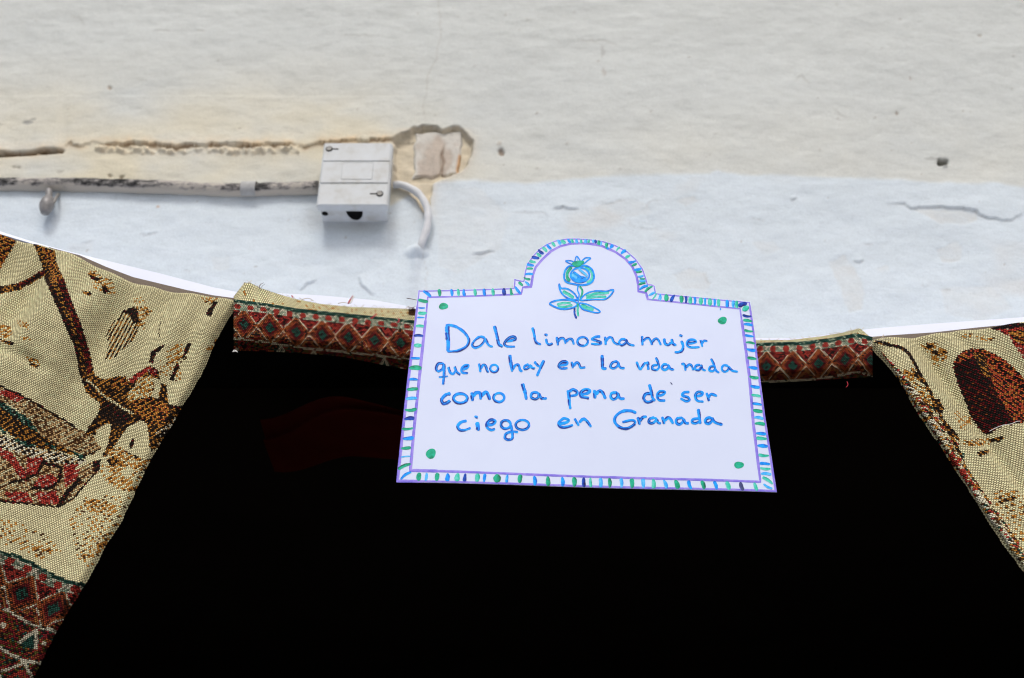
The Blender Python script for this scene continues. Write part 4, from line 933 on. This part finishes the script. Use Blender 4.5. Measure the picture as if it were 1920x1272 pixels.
# the sheet: a fine grid clipped to the outline, with a back and an edge
import bmesh
ol = []
for (ax, ay), (bx_, by2) in zip(OUT, OUT[1:] + OUT[:1]):
    n_ = max(1, int(math.hypot(bx_ - ax, by2 - ay) / 14))
    for k in range(n_): ol.append((ax + (bx_ - ax) * k / n_, ay + (by2 - ay) * k / n_))
from mathutils.geometry import delaunay_2d_cdt
inner = [(xx_, yy_) for xx_ in np.arange(746, 1456, 14) for yy_ in np.arange(448, 926, 14)]
ox_, oy_ = np.array(inner).T
d, s_, a_ = pdist(ox_, oy_, ol + [ol[0]])
ok = inpoly(ox_, oy_, ol) & (d > 5)
pts = [Vector(p) for p in ol] + [Vector(p) for p, k in zip(inner, ok) if k]
nb = len(ol)
r_ = delaunay_2d_cdt(pts, [(k, (k + 1) % nb) for k in range(nb)], [list(range(nb))], 1, 1e-4)
vv = np.array([tuple(p) for p in r_[0]]); ff = [list(f) for f in r_[2]]
front = on_sign(vv[:, 0], vv[:, 1], np.zeros(len(vv))); backv = on_sign(vv[:, 0], vv[:, 1], np.full(len(vv), -.0006))
# orient the front towards the viewer
def fix(f, P):
    n_ = np.cross(P[f[1]] - P[f[0]], P[f[2]] - P[f[0]])
    return f if n_ @ nS > 0 else f[::-1]
ff = [fix(f, front) for f in ff]
N0 = len(vv)
from collections import Counter
ec = Counter(); 
for f in ff:
    for k in range(len(f)): ec[(f[k], f[(k + 1) % len(f)])] += 1
rim = [(a_, b_) for (a_, b_) in ec if (b_, a_) not in ec]
faces = ff + [[k + N0 for k in f[::-1]] for f in ff] + [[b_ + 2 * N0, a_ + 2 * N0, a_ + 3 * N0, b_ + 3 * N0] for a_, b_ in rim]
mesh('paper_sheet', np.vstack([front, backv, front, backv]), faces, M_PAPER, sign)

LAYER = [0]
def ribbons(name, strokes, mat, off, par, wob=.10, seed=0):
    """strokes: list of (curve in picture px, width px, closed). Thin film of paint following the sheet."""
    Vs, Fs, Us = [], [], []
    for (pl, w, closed) in strokes:
        P = np.asarray(pl, float)
        if closed: P = np.vstack([P, P[:1], P[1:2]])
        T = np.gradient(P, axis=0); T /= np.linalg.norm(T, axis=1)[:, None] + 1e-9
        N_ = np.stack([-T[:, 1], T[:, 0]], 1)
        n_ = len(P); t = np.linspace(0, 1, n_)
        LAYER[0] += 1
        w_ = np.broadcast_to(w, (n_,)) * (1 + wob * vn(t * n_ * .14, t * 0 + LAYER[0] * 3.7, seed) + wob * .8 * vn(t * n_ * .5, t * 0 + LAYER[0], seed + 2))
        endt = np.ones(n_)
        if not closed:
            k_ = np.minimum(np.arange(n_), np.arange(n_)[::-1]); r_e = max(1.0, float(np.mean(w_)) * .5 / max(.4, np.linalg.norm(P[1] - P[0])))
            endt = np.sqrt(np.clip((k_ + .25) / r_e, 0, 1) * (2 - np.clip((k_ + .25) / r_e, 0, 1)))
        L_ = P + N_ * (w_ * endt * .5)[:, None]; R_ = P - N_ * (w_ * endt * .5)[:, None]
        o_ = off + .00004 * t + .000002 * (LAYER[0] % 15)
        A_ = on_sign(L_[:, 0], L_[:, 1], o_); B_ = on_sign(R_[:, 0], R_[:, 1], o_); M_ = on_sign(P[:, 0], P[:, 1], o_ + .00002)
        base = sum(len(q_) for q_ in Vs)
        Vs.append(np.stack([A_, M_, B_], 1).reshape(-1, 3))
        for k in range(n_ - 1):
            q_ = base + 3 * k
            for e_ in (0, 1):
                f = [q_ + e_, q_ + e_ + 1, q_ + e_ + 4, q_ + e_ + 3]
                Fs.append(f)
                ua, ub = .5 * e_, .5 * e_ + .5
                Us += [(ua, t[k]), (ub, t[k]), (ub, t[k + 1]), (ua, t[k + 1])]
    Vs = np.vstack(Vs); Fs = np.array(Fs)
    n0 = np.cross(Vs[Fs[:, 1]] - Vs[Fs[:, 0]], Vs[Fs[:, 2]] - Vs[Fs[:, 0]])
    Us = np.array(Us).reshape(-1, 4, 2)
    flip = (n0 @ nS) < 0
    Fs[flip] = Fs[flip][:, ::-1]; Us[flip] = Us[flip][:, ::-1]
    return mesh(name, Vs, Fs, mat, par, uvs=Us.reshape(-1, 2))
def blob(name, cx, cy, rx, ry, mat, off, par, poly=None, n=28):
    if poly is None:
        w = np.linspace(0, 2 * math.pi, n, endpoint=False)
        k = 1 + .08 * np.sin(w * 2 + cx) + .05 * np.sin(w * 3 + cy)
        bx, by = cx + rx * k * np.cos(w), cy + ry * k * np.sin(w)
    else:
        q = crom(poly, 1.5, True)[:-1]; bx, by = q[:, 0], q[:, 1]; cx, cy = bx.mean(), by.mean(); n = len(bx)
    R_ = on_sign(bx, by, np.full(n, off)); c_ = on_sign(np.array([cx]), np.array([cy]), np.array([off + .00005]))
    V = np.vstack([R_, c_]); Fs = [[k, (k + 1) % n, n] for k in range(n)]
    if np.cross(V[1] - V[0], V[n] - V[0]) @ nS < 0: Fs = [f[::-1] for f in Fs]
    Us = []
    for f in Fs: Us += [(.5, .5)] * 3
    return mesh(name, V, Fs, mat, par, uvs=np.array(Us))
# outlines in purple marker
def closed_line(L, step=4):
    out = []
    for (ax, ay), (bx, by) in zip(L, L[1:] + L[:1]):
        n_ = max(1, int(math.hypot(bx - ax, by - ay) / step))
        for k in range(n_): out.append((ax + (bx - ax) * k / n_, ay + (by - ay) * k / n_))
    return np.array(out)
cen = np.array((1098, 730.0))
def shrink(L, d_):
    P = np.asarray(L, float); T = np.roll(P, -1, 0) - np.roll(P, 1, 0); T /= np.linalg.norm(T, axis=1)[:, None]
    return P + np.stack([-T[:, 1], T[:, 0]], 1) * d_
outl = closed_line(OUT); wdt = np.full(len(outl) + 2, 3.0)
q = np.vstack([outl, outl[:2]])
wdt = np.where(q[:, 1] > 640, np.where(q[:, 0] < 790, 5.2, np.where(q[:, 0] > 1415, 4.2, 3.8)), np.where(q[:, 1] > 570, 4.0, 2.4))
ribbons('border_line', [(shrink(outl, 2.2), wdt, True)], M_PURPLE, .00008, sign, .08)
inl = closed_line(INN); q = np.vstack([inl, inl[:2]])
wdt = np.where(q[:, 1] > 600, np.where(q[:, 1] > 885, 4.4, 5.6), np.where((q[:, 0] > 985) & (q[:, 0] < 1215), 4.6, 3.2))
ribbons('border_line', [(inl, wdt, True)], M_PURPLE, .00008, sign, .08)
# dashes of the border
MATS = dict(b=M_BLUE, g=M_GREEN, n=M_NAVY, l=M_LIGHTBLUE, m=M_MINT, k=M_GREYINK)
def dash(p0, p1, w, key):
    p0, p1 = np.array(p0, float), np.array(p1, float)
    n_ = max(6, int(np.linalg.norm(p1 - p0) / 1.4)); t = np.linspace(0, 1, n_)[:, None]
    bow = np.array((-(p1 - p0)[1], (p1 - p0)[0])) * r3.uniform(-.10, .10)
    P = p0 + (p1 - p0) * t + bow * np.sin(math.pi * t)
    prof = .72 + .42 * np.sin(np.linspace(.15, math.pi - .15, n_) + r3.uniform(-.5, .5))
    ribbons('border_dash', [(P, w * prof, False)], MATS[key], .00018, sign, .12, r3.randint(0, 50))
k3 = lambda p: (960 + p[0] / 6.857, 440 + p[1] / 6.857)
for a_, b_, key, w in [((85, 610), (140, 660), 'g', 4.5), ((165, 605), (222, 662), 'l', 4), ((150, 552), (238, 578), 'g', 4), ((168, 512), (272, 514), 'b', 4.2), ((188, 438), (272, 441), 'g', 3.8), ((190, 380), (285, 402), 'b', 5), ((222, 335), (305, 355), 'm', 4.5), ((252, 287), (352, 307), 'n', 5), ((318, 235), (378, 282), 'm', 4.6), ((335, 190), (408, 248), 'n', 5), ((390, 165), (448, 222), 'm', 5), ((448, 125), (508, 187), 'b', 5), ((515, 95), (557, 152), 'm', 5), ((585, 65), (628, 132), 'l', 5.2), ((632, 65), (690, 112), 'm', 6), ((715, 55), (752, 108), 'b', 4.5), ((760, 55), (788, 106), 'm', 4.5), ((828, 55), (838, 112), 'l', 4.6), ((888, 58), (890, 112), 'm', 4.5), ((945, 58), (950, 112), 'l', 5), ((988, 58), (986, 106), 'm', 4.6), ((1040, 60), (1045, 106), 'l', 4), ((1066, 60), (1080, 112), 'n', 4.2), ((1116, 68), (1114, 132), 'g', 6), ((1152, 85), (1142, 142), 'l', 4), ((1222, 98), (1212, 172), 'g', 5.5), ((1226, 150), (1236, 190), 'b', 4.5), ((1305, 128), (1262, 178), 'b', 5.5), ((1388, 152), (1342, 212), 'm', 3.4), ((1470, 196), (1402, 248), 'b', 5.5), ((1524, 262), (1462, 302), 'm', 5), ((1594, 333), (1495, 355), 'b', 4.4), ((1608, 370), (1538, 406), 'g', 4.4), ((1664, 433), (1566, 456), 'b', 4.8), ((1672, 475), (1592, 486), 'g', 4), ((1692, 528), (1616, 547), 'l', 4), ((1712, 570), (1640, 571), 'g', 2.6), ((1718, 600), (1632, 601), 'l', 4.2), ((1718, 628), (1622, 655), 'g', 3.6), ((1748, 664), (1636, 722), 'b', 4.6), ((1806, 672), (1706, 752), 'g', 4.6), ((1838, 748), (1752, 798), 'l', 4), ((1858, 764), (1798, 852), 'm', 2.6), ((1902, 768), (1876, 848), 'l', 3), ((42, 665), (112, 762), 'b', 4.6), ((-18, 715), (20, 775), 'm', 3)]:
    dash(k3(a_), k3(b_), w, key)
k4 = lambda x_, y_: (740 + x_ / 6.36, 530 + y_ / 6.36)
dash(k4(340, 82), k4(432, 158), 5.5, 'b')
for x_, key, w in [(528, 'g', 6), (678, 'b', 5.4), (757, 'm', 5), (832, 'b', 5.4), (955, 'm', 5.5), (1073, 'b', 5.6), (1172, 'm', 5.8), (1308, 'n', 6), (1385, 'g', 4.6)]:
    dash(k4(x_ - 4, 62), k4(x_ + 6, 150), w, key)
for y_, x0_, x1_, key, w in [(190, 280, 398, 'g', 6), (288, 282, 362, 'b', 2.6), (352, 280, 382, 'm', 5.5), (408, 268, 356, 'b', 3), (518, 252, 348, 'm', 5.5), (637, 228, 342, 'n', 4.4), (752, 230, 322, 'm', 6.5), (907, 190, 302, 'b', 4.6), (1030, 172, 320, 'g', 7.5), (1167, 172, 276, 'b', 4.4)]:
    dash(k4(x0_, y_), k4(x1_, y_ + (25 if y_ == 190 else 2)), w, key)
k5 = lambda x_, y_: (730 + x_ / 6.058, 720 + y_ / 6.058)
for y_, x0_, x1_, key, w in [(72, 200, 328, 'g', 5.6), (180, 188, 316, 'l', 5.4), (300, 176, 310, 'g', 5.4), (410, 170, 286, 'n', 6.2), (516, 145, 272, 'g', 4.6), (628, 150, 278, 'b', 6), (738, 132, 246, 'g', 5), (838, 130, 244, 'l', 2.2)]:
    dash(k5(x0_, y_ + 4), k5(x1_, y_ - 6), w, key)
dash(k5(100, 978), k5(244, 918), 5.4, 'g'); dash(k5(128, 1092), k5(250, 1008), 4.6, 'b')
for x_, key, w in [(342, 'g', 8), (418, 'l', 5), (540, 'g', 8), (655, 'b', 7.5), (778, 'm', 8), (858, 'n', 6), (995, 'm', 9), (1080, 'b', 6), (1215, 'g', 12), (1337, 'l', 5), (1490, 'g', 8.5)]:
    dash(k5(x_ + 6, 1012 + x_ * .018), k5(x_ - 6, 1100 + x_ * .022), w, key)
k6 = lambda x_, y_: (980 + x_ / 7.385, 820 + y_ / 7.385)
for x_, key, w in [(160, 'b', 6.5), (350, 'g', 7.5), (545, 'b', 6), (708, 'g', 8), (848, 'n', 6), (940, 'm', 5), (1073, 'l', 6.5), (1198, 'g', 6), (1357, 'l', 6), (1505, 'g', 8), (1663, 'l', 6.5), (1800, 'm', 7)]:
    dash(k6(x_ - 4, 540 + x_ * .032), k6(x_ + 4, 672 + x_ * .03), w, key)
k7 = lambda x_, y_: (1220 + x_ / 7.68, 780 + y_ / 7.68)
for x_, key, w in [(200, 'l', 5.5), (362, 'g', 8), (560, 'b', 6.2), (740, 'g', 7), (920, 'b', 5.6), (1095, 'm', 7.4), (1303, 'k', 6.8), (1500, 'm', 6)]:
    dash(k7(x_ - 22, 938 + x_ * .03), k7(x_ + 22, 1060 + x_ * .026), w, key)
k8 = lambda x_, y_: (1200 + x_ / 4.892, 530 + y_ / 4.892)
for x_, key, w in [(183, 'l', 3), (237, 'g', 7.5), (300, 'n', 5), (378, 'g', 7), (418, 'n', 4.6), (462, 'm', 6.4), (500, 'b', 4.6), (557, 'm', 7), (598, 'b', 3.6), (642, 'm', 6.6), (683, 'b', 4.6), (722, 'm', 6), (800, 'b', 6), (860, 'l', 5), (892, 'm', 5.4)]:
    tl_ = 18 if key == 'n' and x_ == 300 else 0
    dash(k8(x_ + tl_, 105 + (x_ - 150) * .073), k8(x_ - tl_, 166 + (x_ - 70) * .080), w, key)
dash(k8(985, 185), k8(905, 215), 8, 'n'); dash(k8(998, 210), k8(940, 245), 9, 'm')
for y_, key, w in [(296, 'n', 4.6), (346, 'g', 5), (385, 'b', 5.2), (438, 'g', 4), (488, 'b', 4.4), (557, 'g', 3.8), (617, 'b', 6), (700, 'g', 5), (787, 'b', 5.4), (873, 'g', 5), (962, 'b', 5.4), (1047, 'm', 4.6), (1125, 'b', 5), (1187, 'g', 6), (1257, 'l', 5)]:
    xi = 925 + (y_ - 240) * .098; dash(k8(xi + 12, y_ - 4), k8(xi + 94 + (y_ - 240) * .008, y_ + 8), w, key)
for y_, key, w in [(140, 'g', 5.4), (278, 'b', 5.6), (346, 'm', 5.4), (455, 'b', 6), (585, 'm', 4.6), (712, 'b', 5.4), (775, 'm', 4.4), (862, 'l', 5)]:
    xi = 1468 + (y_ - 100) * .125; dash(k7(xi + 14, y_ - 6), k7(xi + 165, y_ + 4), w, key)
dash(k7(1600, 905), k7(1748, 1000), 5, 'm'); dash(k7(1615, 1000), k7(1745, 1065), 4, 'l')
# corner dots
for x_, y_, rx, ry in ((831.5, 572.5, 8.2, 6.8), (1354.5, 601.5, 8.8, 7), (808, 852.5, 9.6, 9), (1384, 875.5, 8.6, 6.8)):
    blob('corner_dot', x_, y_, rx, ry, M_GREEN, .00015, sign)
dash((1350.8, 577), (1351.2, 581.5), 2.2, 'b'); dash((1255.5, 722), (1259, 726.5), 1.6, 'k')
# pomegranate
pom = empty('painted_pomegranate'); pom.parent = sign
E = lambda L: [k3(p) for p in L]
def es(name, items, off=.00015):
    for i_, (key, L, w, closed) in enumerate(items):
        ribbons(name, [(crom(E(L), 1.2, closed)[:-1] if closed else crom(E(L), 1.2), w / 6.857, closed)], MATS[key], off + .00005 * i_, pom, .14, i_)
def ell(cx, cy, rx, ry, n=14, ph=0): return [(cx + rx * math.cos(ph + 2 * math.pi * k / n), cy + ry * math.sin(ph + 2 * math.pi * k / n)) for k in range(n)]
es('fruit', [('l', [(760, 520), (850, 560), (960, 600)], 70, False), ('m', [(935, 415), (990, 455), (1030, 520), (1018, 590), (960, 640)], 30, False), ('g', [(765, 425), (712, 500), (712, 570), (745, 612)], 36, False), ('b', [(740, 412), (688, 462), (668, 530), (678, 598), (722, 633), (800, 652), (880, 665), (968, 655), (1030, 618), (1053, 555), (1038, 482), (1000, 432), (930, 408), (840, 418)], 24, True),
             ('b', ell(872, 532, 120, 96), 24, True), ('b', [(770, 560), (820, 600), (890, 615), (950, 590)], 34, False), ('b', [(830, 575), (900, 590), (950, 570)], 40, False), ('b', [(785, 490), (840, 530), (890, 580)], 30, False), ('l', [(855, 445), (900, 490), (950, 530), (960, 560)], 30, False)])
es('sepal', [('b', [(690, 345), (760, 345), (812, 378), (770, 388), (722, 368)], 17, True)]); es('sepal', [('b', [(803, 372), (830, 285), (882, 352)], 19, False), ('l', [(835, 310), (845, 350)], 8, False)], .00018); es('sepal', [('b', [(892, 362), (940, 308), (1008, 308), (965, 345), (925, 378)], 18, True)])
blob('calyx', 0, 0, 0, 0, M_GREEN, .00062, pom, E([(768, 385), (830, 348), (925, 352), (895, 402), (828, 432)]))
es('stem', [('b', [(848, 668), (840, 730), (860, 790), (850, 850), (845, 900)], 20, False), ('g', [(868, 680), (902, 740), (882, 830), (868, 872)], 24, False), ('n', [(800, 960), (802, 1040), (825, 1102)], 26, False), ('m', [(845, 912), (840, 1000), (848, 1072)], 27, False), ('g', [(842, 905), (838, 950)], 20, False)])
es('leaf', [('m', [(650, 742), (720, 782), (792, 832)], 40, False), ('b', [(605, 648), (630, 702), (690, 708), (745, 732), (805, 785), (838, 855), (765, 852), (695, 822), (640, 772), (610, 705)], 23, True)])
es('leaf', [('m', [(950, 815), (1060, 780), (1170, 772), (1245, 762)], 35, False), ('m', [(950, 842), (1080, 818), (1210, 822)], 32, False), ('b', [(880, 862), (922, 802), (1000, 757), (1100, 742), (1200, 748), (1298, 728), (1270, 790), (1195, 852), (1080, 856), (960, 862)], 21, True)])
es('leaf', [('m', [(575, 915), (650, 898), (755, 900)], 32, False), ('m', [(585, 942), (680, 946), (775, 925)], 29, False), ('b', [(485, 902), (540, 870), (640, 855), (740, 860), (822, 892), (830, 930), (760, 965), (650, 976), (560, 950)], 23, True)])
es('leaf', [('m', [(880, 932), (960, 962), (1045, 992)], 45, False), ('b', [(862, 905), (950, 915), (1040, 955), (1126, 1010), (1090, 1030), (990, 1010), (900, 976)], 21, True)])

# ---- handwriting: strokes traced letter by letter (zoomed picture coordinates)
a5 = lambda p: (800 + p[0] / 5.3, 590 + p[1] / 5.3)
b5 = lambda p: (1100 + p[0] / 5.3, 590 + p[1] / 5.3)
def letter(f, strokes, w=23, dots=(), key='b'):
    L = []
    for s_ in strokes:
        if isinstance(s_, tuple) and s_[0] == 'o':
            _, cx, cy, rx, ry, ww = s_
            L.append((crom([f(p) for p in ell(cx, cy, rx, ry, 12, -1.2)], 1.1, True)[:-1], ww / 5.3, True))
        else:
            ww = w
            if isinstance(s_[0], (int, float)): ww, s_ = s_[0], s_[1:]
            P = crom([f(p) for p in s_], 1.1)
            n_ = len(P); t = np.linspace(0, 1, n_)
            L.append((P, ww * 1.14 / 5.3 * (1.06 - .22 * t), False))
    for cx, cy, r in dots:
        L.append((crom([f((cx - r * .8, cy - r * .3)), f((cx, cy)), f((cx + r * .9, cy + r * .35))], .8), r * 1.25 / 5.3, False))
    lo = ribbons('letter', L, MATS[key], .00018, sign, .13, r3.randint(0, 90))
    ed_ = []
    for P, w_, cl in L:
        P = np.asarray(P)
        n_ = len(P)
        if n_ < 6: continue
        T = np.gradient(P, axis=0); T /= np.linalg.norm(T, axis=1)[:, None] + 1e-9
        N_ = np.stack([-T[:, 1], T[:, 0]], 1)
        for q_ in range(r3.choice((1, 1, 2, 2))):
            sd = r3.choice((-1, 1)); a_ = r3.uniform(0, .6); b_ = min(1, a_ + r3.uniform(.25, .6))
            i0, i1 = int(a_ * n_), max(int(a_ * n_) + 4, int(b_ * n_))
            Q = (P + N_ * (np.broadcast_to(w_, (n_,)) * .34 * sd)[:, None])[i0:i1]
            if len(Q) >= 4: ed_.append((Q, float(np.mean(w_)) * r3.uniform(.26, .50), False))
    if ed_: ribbons('pooled_paint', ed_, M_NAVY, .00027, lo, .3, r3.randint(0, 90))
A5, B5 = a5, b5
# Dale limosna mujer
letter(A5, [[36, (202, 108), (208, 200), (215, 290), (210, 368)], [25, (188, 108), (235, 102), (300, 122), (370, 172), (415, 240), (404, 302), (350, 345), (280, 366), (205, 370)]])
letter(A5, [[(578, 232), (530, 222), (480, 255), (452, 302), (478, 330), (530, 315), (568, 272), (580, 230)], [(578, 232), (605, 290), (630, 316), (658, 322)]])
letter(A5, [[30, (672, 112), (690, 180), (706, 255), (720, 300), (756, 322)]])
letter(A5, [[(785, 268), (840, 264), (882, 248), (865, 226), (822, 234), (785, 268), (772, 298), (802, 322), (878, 325)]])
letter(A5, [[24, (1050, 136), (1068, 210), (1085, 282), (1136, 310)]], key='b')
letter(A5, [[(1185, 252), (1194, 295), (1220, 312), (1250, 298)]], 22, [(1183, 213, 19)])
letter(A5, [[(1290, 236), (1304, 322)], [(1300, 292), (1322, 256), (1355, 252), (1372, 278), (1378, 308)], [(1380, 288), (1410, 262), (1442, 266), (1460, 318)]])
letter(A5, [('o', 1547, 288, 52, 44, 23)])
letter(B5, [[(132, 240), (85, 244), (50, 266), (95, 284), (140, 300), (120, 318), (38, 312)]], 22)
letter(B5, [[(178, 242), (185, 326)], [(186, 292), (215, 252), (246, 256), (266, 300), (312, 325)]], 22)
letter(B5, [[(382, 272), (338, 272), (316, 308), (345, 328), (385, 302), (380, 268)], [(384, 275), (412, 318), (470, 335)]], 22)
letter(B5, [[(545, 236), (548, 332)], [(550, 292), (585, 262), (616, 264), (646, 326)], [(642, 298), (676, 262), (702, 270), (732, 328)]], 22)
letter(B5, [[(764, 258), (772, 306), (804, 324), (834, 296)], [(838, 262), (850, 308), (886, 328)]], 24)
letter(B5, [[26, (935, 278), (952, 330), (942, 374), (906, 396), (866, 396)]], 24, [(930, 226, 19)])
letter(B5, [[(990, 302), (1042, 300), (1082, 288), (1060, 266), (1010, 272), (988, 306), (1006, 338), (1052, 345), (1118, 340)]], 22)
letter(B5, [[(1128, 266), (1146, 338)], [(1142, 304), (1162, 274), (1196, 278)]], 21)
# que no hay en la vida nada
letter(A5, [[(172, 492), (116, 494), (95, 540), (116, 570), (155, 545), (172, 494)], [26, (170, 495), (173, 580), (168, 650), (163, 704)], [15, (120, 630), (165, 625), (212, 619)]])
letter(A5, [[(214, 526), (235, 582), (264, 594), (288, 562)], [(276, 522), (300, 576), (336, 602)]])
letter(A5, [[(346, 552), (395, 536), (412, 510), (375, 512), (346, 545), (352, 580), (412, 588)]])
letter(A5, [[(520, 490), (535, 578)], [(536, 542), (560, 506), (585, 515), (600, 560), (616, 580)]])
letter(A5, [('o', 670, 540, 38, 36, 22)])
letter(A5, [[30, (826, 406), (836, 490), (850, 576)], [26, (848, 556), (878, 514), (912, 510), (928, 560), (952, 574)]])
letter(A5, [[(1015, 505), (972, 522), (974, 550), (1010, 540), (1032, 505)], [(1034, 512), (1046, 540), (1078, 542)]])
letter(A5, [[(1068, 478), (1098, 514), (1122, 528)], [27, (1164, 466), (1130, 540), (1094, 624)]])
letter(A5, [[(1320, 520), (1380, 512), (1392, 490), (1345, 485), (1310, 520), (1332, 551), (1398, 549)]])
letter(A5, [[(1438, 486), (1450, 552)], [(1452, 530), (1486, 496), (1510, 510), (1526, 546), (1574, 545)]])
letter(B5, [[27, (148, 424), (150, 500), (156, 556), (194, 560)]])
letter(B5, [[(302, 490), (255, 500), (230, 540), (260, 560), (300, 535), (305, 490)], [(305, 498), (326, 550), (372, 560)]])
letter(B5, [[(488, 494), (522, 578)], [(522, 578), (550, 540), (578, 500)]])
letter(B5, [[25, (596, 492), (602, 530), (606, 578)]])
letter(B5, [[(696, 526), (652, 535), (646, 568), (690, 576), (716, 545)], [24, (680, 452), (704, 510), (714, 560)]])
letter(B5, [[(795, 522), (756, 525), (740, 558), (770, 576), (805, 550), (800, 520)], [(804, 528), (826, 566), (862, 573)]])
letter(B5, [[(932, 520), (960, 516), (976, 582)], [(976, 552), (1010, 520), (1036, 532), (1052, 578)]], 22)
letter(B5, [[(1122, 518), (1080, 530), (1070, 564), (1105, 572), (1135, 540)], [(1130, 518), (1146, 565), (1178, 577)]], 22)
letter(B5, [[(1268, 532), (1226, 535), (1210, 570), (1246, 582), (1276, 550)], [(1230, 454), (1260, 520), (1280, 575), (1312, 596)]], 22)
letter(B5, [[(1404, 525), (1356, 520), (1336, 558), (1365, 585), (1400, 565), (1405, 525)], [(1404, 528), (1440, 570), (1498, 582)]], 22)
# como la pena de ser
letter(A5, [[30, (238, 792), (190, 806), (150, 850), (162, 890), (200, 886), (234, 862)]])
letter(A5, [('o', 335, 840, 68, 47, 28)])
letter(A5, [[(449, 780), (456, 868)], [(456, 824), (490, 786), (530, 790), (537, 852)], [(540, 820), (580, 780), (606, 790), (628, 856)]], 31)
letter(A5, [('o', 718, 832, 52, 44, 27)])
letter(A5, [[30, (952, 694), (974, 770), (991, 856)]])
letter(A5, [[(1105, 785), (1052, 788), (1036, 828), (1075, 850), (1110, 830), (1104, 782)], [(1108, 790), (1140, 840), (1194, 845)]], 25)
letter(A5, [[28, (1404, 766), (1414, 860), (1426, 954)], [24, (1405, 788), (1450, 762), (1492, 785), (1480, 815), (1424, 824)]])
letter(A5, [[(1530, 810), (1590, 802), (1618, 775), (1575, 762), (1530, 790), (1536, 830), (1610, 846)]], 26)
letter(B5, [[(72, 768), (80, 854)], [(85, 814), (120, 780), (152, 795), (184, 860)]], 28)
letter(B5, [[(300, 800), (246, 804), (235, 843), (265, 865), (300, 840), (300, 795)], [(304, 806), (326, 855), (372, 860)]], 25)
letter(B5, [[(640, 812), (582, 815), (560, 858), (590, 894), (638, 886), (660, 860)], [27, (614, 720), (634, 790), (645, 850), (672, 886)]], 25)
letter(B5, [[(690, 833), (742, 826), (770, 797), (720, 790), (692, 830), (712, 876), (774, 882)]], 24)
letter(B5, [[(1014, 794), (960, 800), (942, 828), (1000, 850), (1012, 876), (975, 886), (922, 858)]], 24)
letter(B5, [[(1070, 838), (1130, 826), (1142, 800), (1095, 795), (1070, 833), (1090, 880), (1154, 890)]], 24)
letter(B5, [[(1182, 800), (1210, 882)], [(1202, 845), (1230, 814), (1288, 830)]], 24)
# ciego en Granada
letter(A5, [[27, (398, 1064), (340, 1080), (308, 1120), (330, 1155), (380, 1156), (438, 1134)]])
letter(A5, [[36, (500, 1076), (508, 1120), (516, 1164)]], 24, [(490, 1025, 20)])
letter(A5, [[(598, 1105), (650, 1100), (682, 1070), (640, 1054), (602, 1085), (600, 1130), (640, 1155), (680, 1144)]], 25)
letter(A5, [('o', 785, 1100, 48, 42, 25), [(834, 1105), (845, 1150), (852, 1200), (848, 1240), (810, 1254), (777, 1235), (786, 1195), (840, 1172), (908, 1176)]], 25)
letter(A5, [('o', 950, 1105, 66, 49, 25)])
letter(A5, [[(1312, 1095), (1380, 1086), (1408, 1060), (1360, 1044), (1312, 1085), (1322, 1120), (1370, 1131), (1454, 1110)]], 25)
letter(A5, [[(1466, 1046), (1510, 1118)], [(1512, 1088), (1550, 1054), (1582, 1066), (1632, 1132)]], 25)
letter(B5, [[25, (488, 1002), (430, 980), (350, 984), (285, 1030), (275, 1085), (320, 1135), (390, 1150), (450, 1125), (476, 1090), (440, 1072), (348, 1090)]])
letter(B5, [[(502, 1042), (522, 1118)], [(522, 1080), (552, 1044), (592, 1038)]], 27)
letter(B5, [[(668, 1047), (622, 1060), (612, 1094), (650, 1102), (682, 1072), (672, 1045)], [(680, 1052), (702, 1096), (732, 1107)]], 25)
letter(B5, [[(742, 1040), (766, 1112)], [(766, 1082), (800, 1050), (826, 1065), (852, 1112)]], 26)
letter(B5, [[(945, 1050), (892, 1060), (882, 1098), (915, 1115), (950, 1085), (942, 1048)], [(950, 1060), (972, 1100), (1008, 1106)]], 26)
letter(B5, [[(1112, 1055), (1052, 1065), (1037, 1092), (1070, 1105), (1120, 1085)], [26, (1100, 962), (1110, 1030), (1121, 1112)]], 25)
letter(B5, [[(1228, 1045), (1182, 1058), (1170, 1094), (1205, 1106), (1237, 1075), (1226, 1043)], [(1234, 1050), (1270, 1095), (1342, 1116)]], 27)
